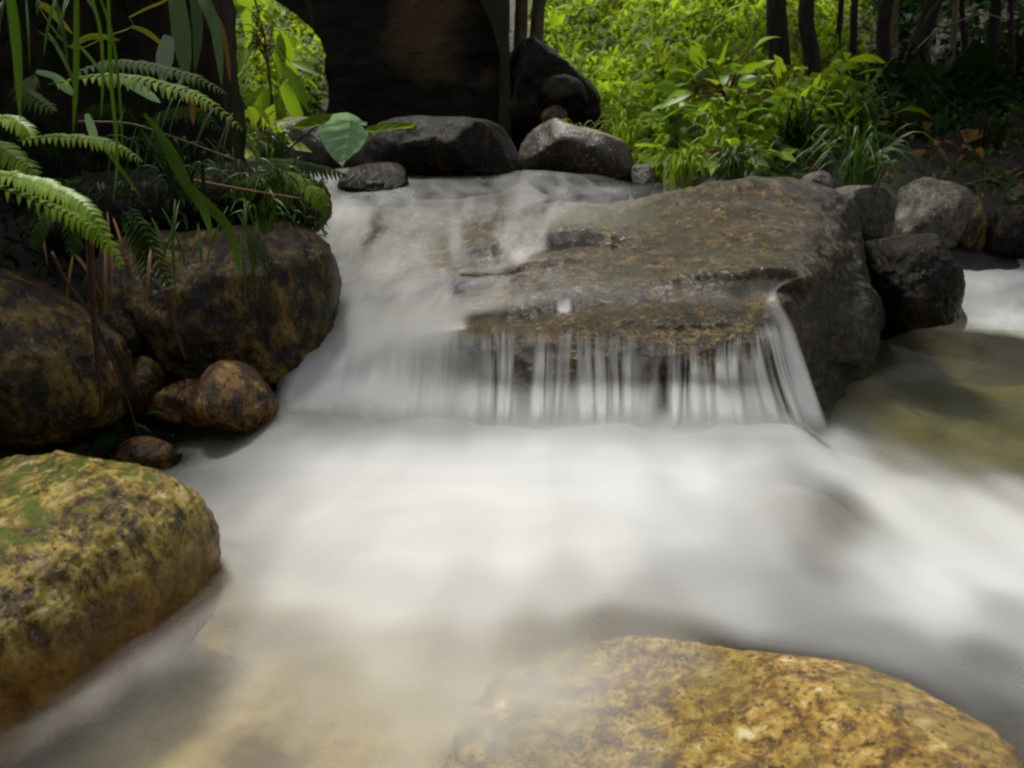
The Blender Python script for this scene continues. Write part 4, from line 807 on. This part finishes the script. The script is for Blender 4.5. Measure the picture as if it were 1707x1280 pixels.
# twigs, roots, dry leaves
def stick(name, label, cat, pts, rad, mat, group=None):
    V, F = tube([P(*q) for q in pts], rad, 6, wob=.004); o = obj(name, V, F, mat); return tag(o, label, cat, group)
stick('twig', 'long orange-brown twig lying along the dark ledge', 'twig', [(315, 300, 1.95), (380, 312, 1.95), (440, 322, 1.93), (505, 332, 1.92)], [.004, .002], TWIG)
stick('twig', 'thin bent twig crossing the foot of the wall below the ferns', 'twig', [(130, 203, 1.7), (220, 205, 1.72), (300, 232, 1.74), (400, 270, 1.76)], [.0022, .0018], TWIG)
stick('root', 'thick reddish root hanging in front of the brown mottled boulder', 'root', [(150, 390, 1.62), (152, 450, 1.6), (155, 515, 1.6), (163, 600, 1.6), (168, 690, 1.62)], [.009, .006, .002], ROOT)
stick('root', 'thin root slanting to the thick reddish root', 'root', [(85, 420, 1.62), (115, 480, 1.6), (155, 525, 1.6), (205, 640, 1.62), (230, 720, 1.65)], [.003, .003, .0015], ROOT)
stick('root', 'short reddish root on the face of the large dark boulder', 'root', [(280, 480, 1.72), (285, 515, 1.71), (292, 555, 1.71), (310, 600, 1.72)], [.008, .006, .002], ROOT)
stick('vine_stem', 'bare looping vine hanging from the forest at the right', 'vine', [(1600, -40, 4.0), (1535, 40, 4.0), (1520, 95, 4.0), (1560, 150, 4.0), (1610, 195, 4.0), (1720, 210, 4.0)], [.005, .004, .0035], BARK_D)
stick('vine_stem', 'second bare vine crossing the looping one near the picture edge', 'vine', [(1650, -40, 4.2), (1690, 40, 4.2), (1640, 20, 4.2), (1560, 50, 4.2), (1520, 90, 4.2)], [.0035, .003], BARK_P)
stick('twig', 'pale upright twig stub standing in front of the sapling', 'twig', [(1340, 215, 4.2), (1342, 190, 4.2), (1338, 160, 4.2)], [.012, .008], BARK_P)
stick('root', 'pale root arching out of the brown earth bank at the right', 'root', [(1560, 300, 4.0), (1600, 310, 3.95), (1660, 298, 3.95), (1700, 280, 4.0)], [.006, .004], BARK_P)

# ------------------------------------------------------------------ trees
def tree(label, foot, pts, r0, r1, mat, crown, nl, group=None, leafL=.16, lmat=L_DARK, seed=0, name='tree'):
    rg = np.random.default_rng(seed); W = [P(*q) for q in pts]
    b0 = np.array([W[0][0], W[0][1], float(hgt(W[0][0:1], W[0][1:2])[0]) - .1]); tp = W[-1]
    W = [b0] + W[1:]; top_ = np.array(crown[0]); W.append(tp + (top_ - tp) * .5 + rg.normal(size=3) * .1); W.append(top_)
    r = empty(name, b0); tag(r, label, 'tree', group)
    st = [tube(W, [r0 * 1.25, r0, r0 * .9, r1, r1 * .5], 10, 60, wob=.007)]
    cr_ = np.array(crown[1])
    ends = top_ + norm(rg.normal(size=(10, 3))) * cr_ * .7
    for e in ends: st.append(tube([tp + (top_ - tp) * rg.uniform(.4, .9), (top_ + e) / 2 - np.array([0, 0, .1]), e], [r1 * .5, r1 * .12], 6, 12, wob=.03))
    V, F = join(st); obj('trunk', V, F, mat, r)
    cl = ends[rg.integers(0, 10, nl)] * .55 + (top_ + norm(rg.normal(size=(nl, 3))) * cr_ * rg.uniform(.2, 1, (nl, 1))) * .45 + rg.normal(size=(nl, 3)) * cr_ * .14
    leaves_obj('crown', cl, norm(rg.normal(size=(nl, 3)) + np.array([0, 0, -.3])), norm(rg.normal(size=(nl, 3)) * .5 + np.array([0, 0, 1])), leafL * rg.uniform(.6, 1.2, nl), leafL * .45 * rg.uniform(.7, 1.2, nl), rg.uniform(.1, .5, nl), rg.uniform(0, 1, nl), lmat, r, seg=3, shape=(0, .9, .8, 0))
    return r
TT = 'trees on the right bank'
def up(px, py, Y, dx, dy, dz): 
    p = P(px, py, Y); return (p[0] + dx, p[1] + dy, p[2] + dz)
tree('thick black trunk bending left behind the sapling', None, [(1315, 130, 5.2), (1300, 80, 5.2), (1288, 0, 5.2)], .056, .048, BARK_D, (up(1288, 0, 5.2, .2, 0, 2.6), (1.3, 1.3, .8)), 1500, TT, seed=1)
tree('straight black trunk right of the bending one, reaching down to the fern bank', None, [(1362, 200, 4.9), (1355, 100, 4.9), (1338, 0, 4.9)], .042, .036, BARK_D, (up(1338, 0, 4.9, .5, .2, 2.3), (1.3, 1.2, .8)), 1500, TT, seed=2)
tree('slim dark trunk in the middle of the shaded forest', None, [(1476, 160, 5.2), (1474, 80, 5.2), (1472, 0, 5.2)], .038, .034, BARK_D, (up(1472, 0, 5.2, .3, 0, 2.2), (1.3, 1.3, .8)), 1500, TT, seed=3)
tree('dark leaning trunk tilting right behind the looping vine', None, [(1505, 150, 5.5), (1525, 80, 5.5), (1560, 0, 5.5)], .048, .04, BARK_D, (up(1560, 0, 5.5, .7, 0, 2.4), (1.4, 1.4, .9)), 1500, TT, seed=4)
tree('thin trunk beside the dark leaning one', None, [(1492, 150, 5.9), (1490, 80, 5.9), (1486, 0, 5.9)], .028, .022, BARK_P, (up(1486, 0, 5.9, .2, .3, 2.5), (1.2, 1.2, .7)), 1000, TT, seed=5)
tree('thin dark trunk standing near the right picture edge', None, [(1656, 150, 5.6), (1655, 80, 5.6), (1660, 0, 5.6)], .034, .03, BARK_D, (up(1660, 0, 5.6, .3, 0, 2.2), (1.3, 1.3, .8)), 1500, TT, seed=6)
tree('spindly brown trunk between the straight black one and the slim dark one', None, [(1425, 160, 5.6), (1422, 80, 5.6), (1426, 0, 5.6)], .022, .018, BARK_D, (up(1426, 0, 5.6, 0, .4, 2.3), (1.1, 1.1, .7)), 900, TT, seed=7)
tree('smooth pale trunk right next to the bridge pier', None, [(868, 120, 6.6), (867, 60, 6.6), (869, 0, 6.6)], .05, .046, BARK_P, (up(869, 0, 6.6, .5, .6, 3.2), (1.2, 1.0, .8)), 900, None, seed=8)
tree('smooth pale trunk one step farther from the bridge pier', None, [(894, 130, 6.6), (893, 60, 6.6), (894, 0, 6.6)], .052, .048, BARK_P, (up(894, 0, 6.6, 1.2, .8, 3.2), (1.2, 1.0, .8)), 900, None, seed=9)
for k, (px, py, Y, ln) in enumerate([(1585, 140, 5.6, 8), (1612, 150, 6.2, -10), (1690, 160, 5.3, -6), (1545, 150, 6.4, 5), (1392, 160, 5.9, 10)]):
    tree('spindly dark stem among many in the shaded forest', None, [(px, py, Y), (px + ln * .4, 80, Y), (px + ln, 0, Y)], .018, .014, BARK_D if k % 3 else BARK_P, (up(px + ln, 0, Y, .1, .2, 2.2), (.6, .6, .4)), 200, 'spindly stems in the right forest', seed=100 + k)
for k, (tx, ty, h) in enumerate([(4.2, 6.5, 4.2), (5.2, 5.2, 4.0), (4.8, 8.0, 5.0), (3.6, 4.4, 3.8), (6.5, 7.0, 5.0)]):
    rg = np.random.default_rng(40 + k); gz = float(hgt(np.array([tx]), np.array([ty]))[0]); pr = (tx, ty, gz)
    r = empty('tree', pr); tag(r, 'forest tree with a dark trunk deep in the shade at the far right', 'tree', 'trees deep in the right forest')
    V, F = tube([np.array([tx, ty, gz - .1]), np.array([tx + .05, ty, gz + 1]), np.array([tx - .05, ty + .1, gz + 2.2]), np.array([tx, ty, gz + h - .6])], [.09, .07, .05, .03], 10, 40, wob=.03); obj('trunk', V, F, BARK_D, r)
    nl = 1800; cc = np.array([tx, ty, gz + h - .9]) + norm(rg.normal(size=(nl, 3))) * np.array([1.5, 1.4, 1.0]) * rg.uniform(.2, 1, (nl, 1)) ** .5
    leaves_obj('crown', cc, norm(rg.normal(size=(nl, 3))), norm(rg.normal(size=(nl, 3)) * .5 + np.array([0, 0, 1])), .18 * rg.uniform(.6, 1.2, nl), .09 * rg.uniform(.7, 1.2, nl), rg.uniform(.1, .5, nl), rg.uniform(0, 1, nl), L_DARK, r, seg=3, shape=(0, .9, .8, 0))

for k, (tx, ty, cx, cy, cz, lab) in enumerate([(-3.2, 3.6, -2.5, 3.1, 2.75, 'unseen tree added above the retaining wall to shade the left bank'), (-2.9, 2.4, -2.35, 2.2, 2.2, 'unseen tree added to lean over the left bank and shade it')]):  # out-of-view trees added so their crowns shade the left bank
    rg = np.random.default_rng(60 + k); gz = float(hgt(np.array([tx]), np.array([ty]))[0])
    r = empty('tree', (tx, ty, gz)); tag(r, lab, 'tree')
    V, F = tube([np.array([tx, ty, gz - .1]), np.array([tx, ty, gz + .9]), np.array([(tx + cx) / 2, (ty + cy) / 2, cz - .5]), np.array([cx, cy, cz])], [.09, .07, .05, .03], 10, 40, wob=.03); obj('trunk', V, F, BARK_D, r)
    nl = 2600; cc = np.array([cx, cy, cz]) + norm(rg.normal(size=(nl, 3))) * np.array([.95, .8, .55]) * rg.uniform(.2, 1, (nl, 1)) ** .5
    leaves_obj('crown', cc, norm(rg.normal(size=(nl, 3))), norm(rg.normal(size=(nl, 3)) * .5 + np.array([0, 0, 1])), .17 * rg.uniform(.6, 1.2, nl), .085 * rg.uniform(.7, 1.2, nl), rg.uniform(.1, .5, nl), rg.uniform(0, 1, nl), L_DARK, r, seg=3, shape=(0, .9, .8, 0))

# ------------------------------------------------------------------ undergrowth
def scatter(name, label, xr, yr, nclump, per, L, wr, mat, keep, hmax=.4, seed=0, cat='undergrowth', spread=.14, tone=1.0):
    rg = np.random.default_rng(seed)
    cx = rg.uniform(*xr, nclump * 4); cy = rg.uniform(*yr, nclump * 4); k = keep(cx, cy); cx, cy = cx[k][:nclump], cy[k][:nclump]; m = len(cx)
    cz = hgt(cx, cy) + wobble(cx, cy); ch = rg.uniform(min(.05, hmax * .5), hmax, m) * rg.uniform(.4, 1, m)
    ct = np.clip(.48 + 1.3 * fbm(np.stack([cx * 1.8, cy * 1.8, 0 * cx + seed], 1), 3) + rg.normal(0, .14, m), 0, 1)
    cl = L * rg.uniform(.4, 1.2, m) * np.where(rg.random(m) < .15, 1.9, 1); cw = rg.uniform(.5, 1.5, m)
    n = m * per; i = np.repeat(np.arange(m), per)
    d_ = norm(rg.normal(size=(n, 3)) + np.array([0, -.2, .35]))
    base = np.stack([cx[i], cy[i], cz[i] + ch[i] * rg.uniform(.2, 1, n)], 1) + rg.normal(size=(n, 3)) * spread * np.array([1, 1, .5]) * .5
    l = cl[i] * rg.uniform(.6, 1.2, n)
    return tag(leaves_obj(name, base, d_, norm(rg.normal(size=(n, 3)) * .45 + np.array([0, -.25, 1])), l, l * wr * cw[i] * rg.uniform(.7, 1.2, n), rg.uniform(.1, .8, n),
               np.clip(ct[i] * tone + rg.normal(0, .15, n), 0, 1), mat, origin=np.zeros(3), seg=3, shape=(.1, 1, .75, 0)), label, cat, kind='stuff')
xe = lambda x, y: x < .36 * y + .30          # edge of the shaded forest
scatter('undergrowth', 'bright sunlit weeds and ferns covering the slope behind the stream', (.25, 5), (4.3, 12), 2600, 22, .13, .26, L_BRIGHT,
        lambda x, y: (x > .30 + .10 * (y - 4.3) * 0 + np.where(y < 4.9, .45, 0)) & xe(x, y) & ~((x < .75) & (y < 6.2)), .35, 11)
scatter('undergrowth', 'bright green thicket seen through the gap left of the bridge pier', (-5, -.2), (7.3, 12.5), 1100, 22, .15, .3, L_BRIGHT, lambda x, y: x < -.2, .45, 12)
scatter('undergrowth', 'green weeds filling the gap between the wall and the bridge pier', (-3.4, -1.15), (4.9, 8.6), 420, 18, .12, .3, L_BRIGHT, lambda x, y: (x < -.238 * y), .3, 18)
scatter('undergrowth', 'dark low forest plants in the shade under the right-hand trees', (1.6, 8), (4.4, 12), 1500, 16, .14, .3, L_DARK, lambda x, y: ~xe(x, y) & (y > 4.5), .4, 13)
scatter('undergrowth', 'small weeds along the shaded foot of the right bank', (.75, 3.2), (3.75, 4.7), 170, 14, .07, .3, L_GRASS, lambda x, y: (x > .75), .08, 14)
scatter('leaf_litter', 'brown fallen leaves scattered over the right bank', (1.0, 4), (3.8, 5.4), 220, 4, .07, .5, L_DRY, lambda x, y: x > .3 * y, .03, 15, 'leaf litter')
scatter('undergrowth', 'dark moss and small leaves matted on the left bank', (-2.4, -.6), (1.75, 2.75), 330, 10, .05, .35, L_DARK, lambda x, y: x < -.62 - .12 * y, .08, 16, spread=.1)
scatter('leaf_litter', 'brown dead leaves lying on the left ledge and bank', (-1.6, -.75), (1.9, 2.7), 26, 3, .06, .45, L_DRY, lambda x, y: x < -.5 - .14 * y, .03, 17, 'leaf litter')

# unseen wood added behind and beside the camera to cut frontal skylight
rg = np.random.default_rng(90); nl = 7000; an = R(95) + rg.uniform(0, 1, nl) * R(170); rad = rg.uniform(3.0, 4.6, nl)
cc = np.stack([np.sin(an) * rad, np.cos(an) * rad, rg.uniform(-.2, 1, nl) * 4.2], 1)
tag(leaves_obj('added_woodland', cc, norm(rg.normal(size=(nl, 3))), norm(rg.normal(size=(nl, 3)) * .6 + np.array([0, 0, 1])), rg.uniform(.25, .45, nl), rg.uniform(.12, .24, nl), rg.uniform(.1, .5, nl), rg.uniform(0, 1, nl), L_DARK, origin=np.zeros(3), seg=3, shape=(0, .9, .8, 0)), 'unseen leafy wood added around the lower stream to cut skylight', 'added_woodland', kind='stuff')
rg = np.random.default_rng(91); nl = 900; q = np.stack([rg.uniform(-2.2, -.98, nl), 2.74 + rg.normal(0, .04, nl), rg.uniform(.6, 2.2, nl)], 1)
tag(leaves_obj('wall_weeds', q, norm(rg.normal(size=(nl, 3)) * .6 + np.array([0, -.4, -.8])), norm(rg.normal(size=(nl, 3)) * .4 + np.array([0, -1, .4])), rg.uniform(.04, .12, nl), rg.uniform(.008, .03, nl), rg.uniform(.1, .8, nl), rg.uniform(0, 1, nl), L_DARK, origin=np.zeros(3), seg=3, shape=(.2, 1, .7, 0)), 'small dark weeds and moss sprouting from the wall face', 'weeds', kind='stuff')

rg = np.random.default_rng(92); nl = 1500; a = rg.uniform(0, 1, nl); q = np.array([P(60 + 480 * t, 300 + 110 * rg.uniform(0, 1) ** 1.5, 2.26 - .12 * rg.uniform()) for t in a])
tag(leaves_obj('ledge_moss', q, norm(rg.normal(size=(nl, 3)) * .7 + np.array([0, -.5, -.2])), norm(rg.normal(size=(nl, 3)) * .4 + np.array([0, -.6, .7])), rg.uniform(.012, .04, nl), rg.uniform(.004, .012, nl), rg.uniform(.1, .8, nl), rg.uniform(0, .8, nl), L_GRASS, origin=np.zeros(3), seg=2, shape=(.2, 1, .1)), 'tiny moss leaves and liverworts on the wet ledge', 'moss', kind='stuff')
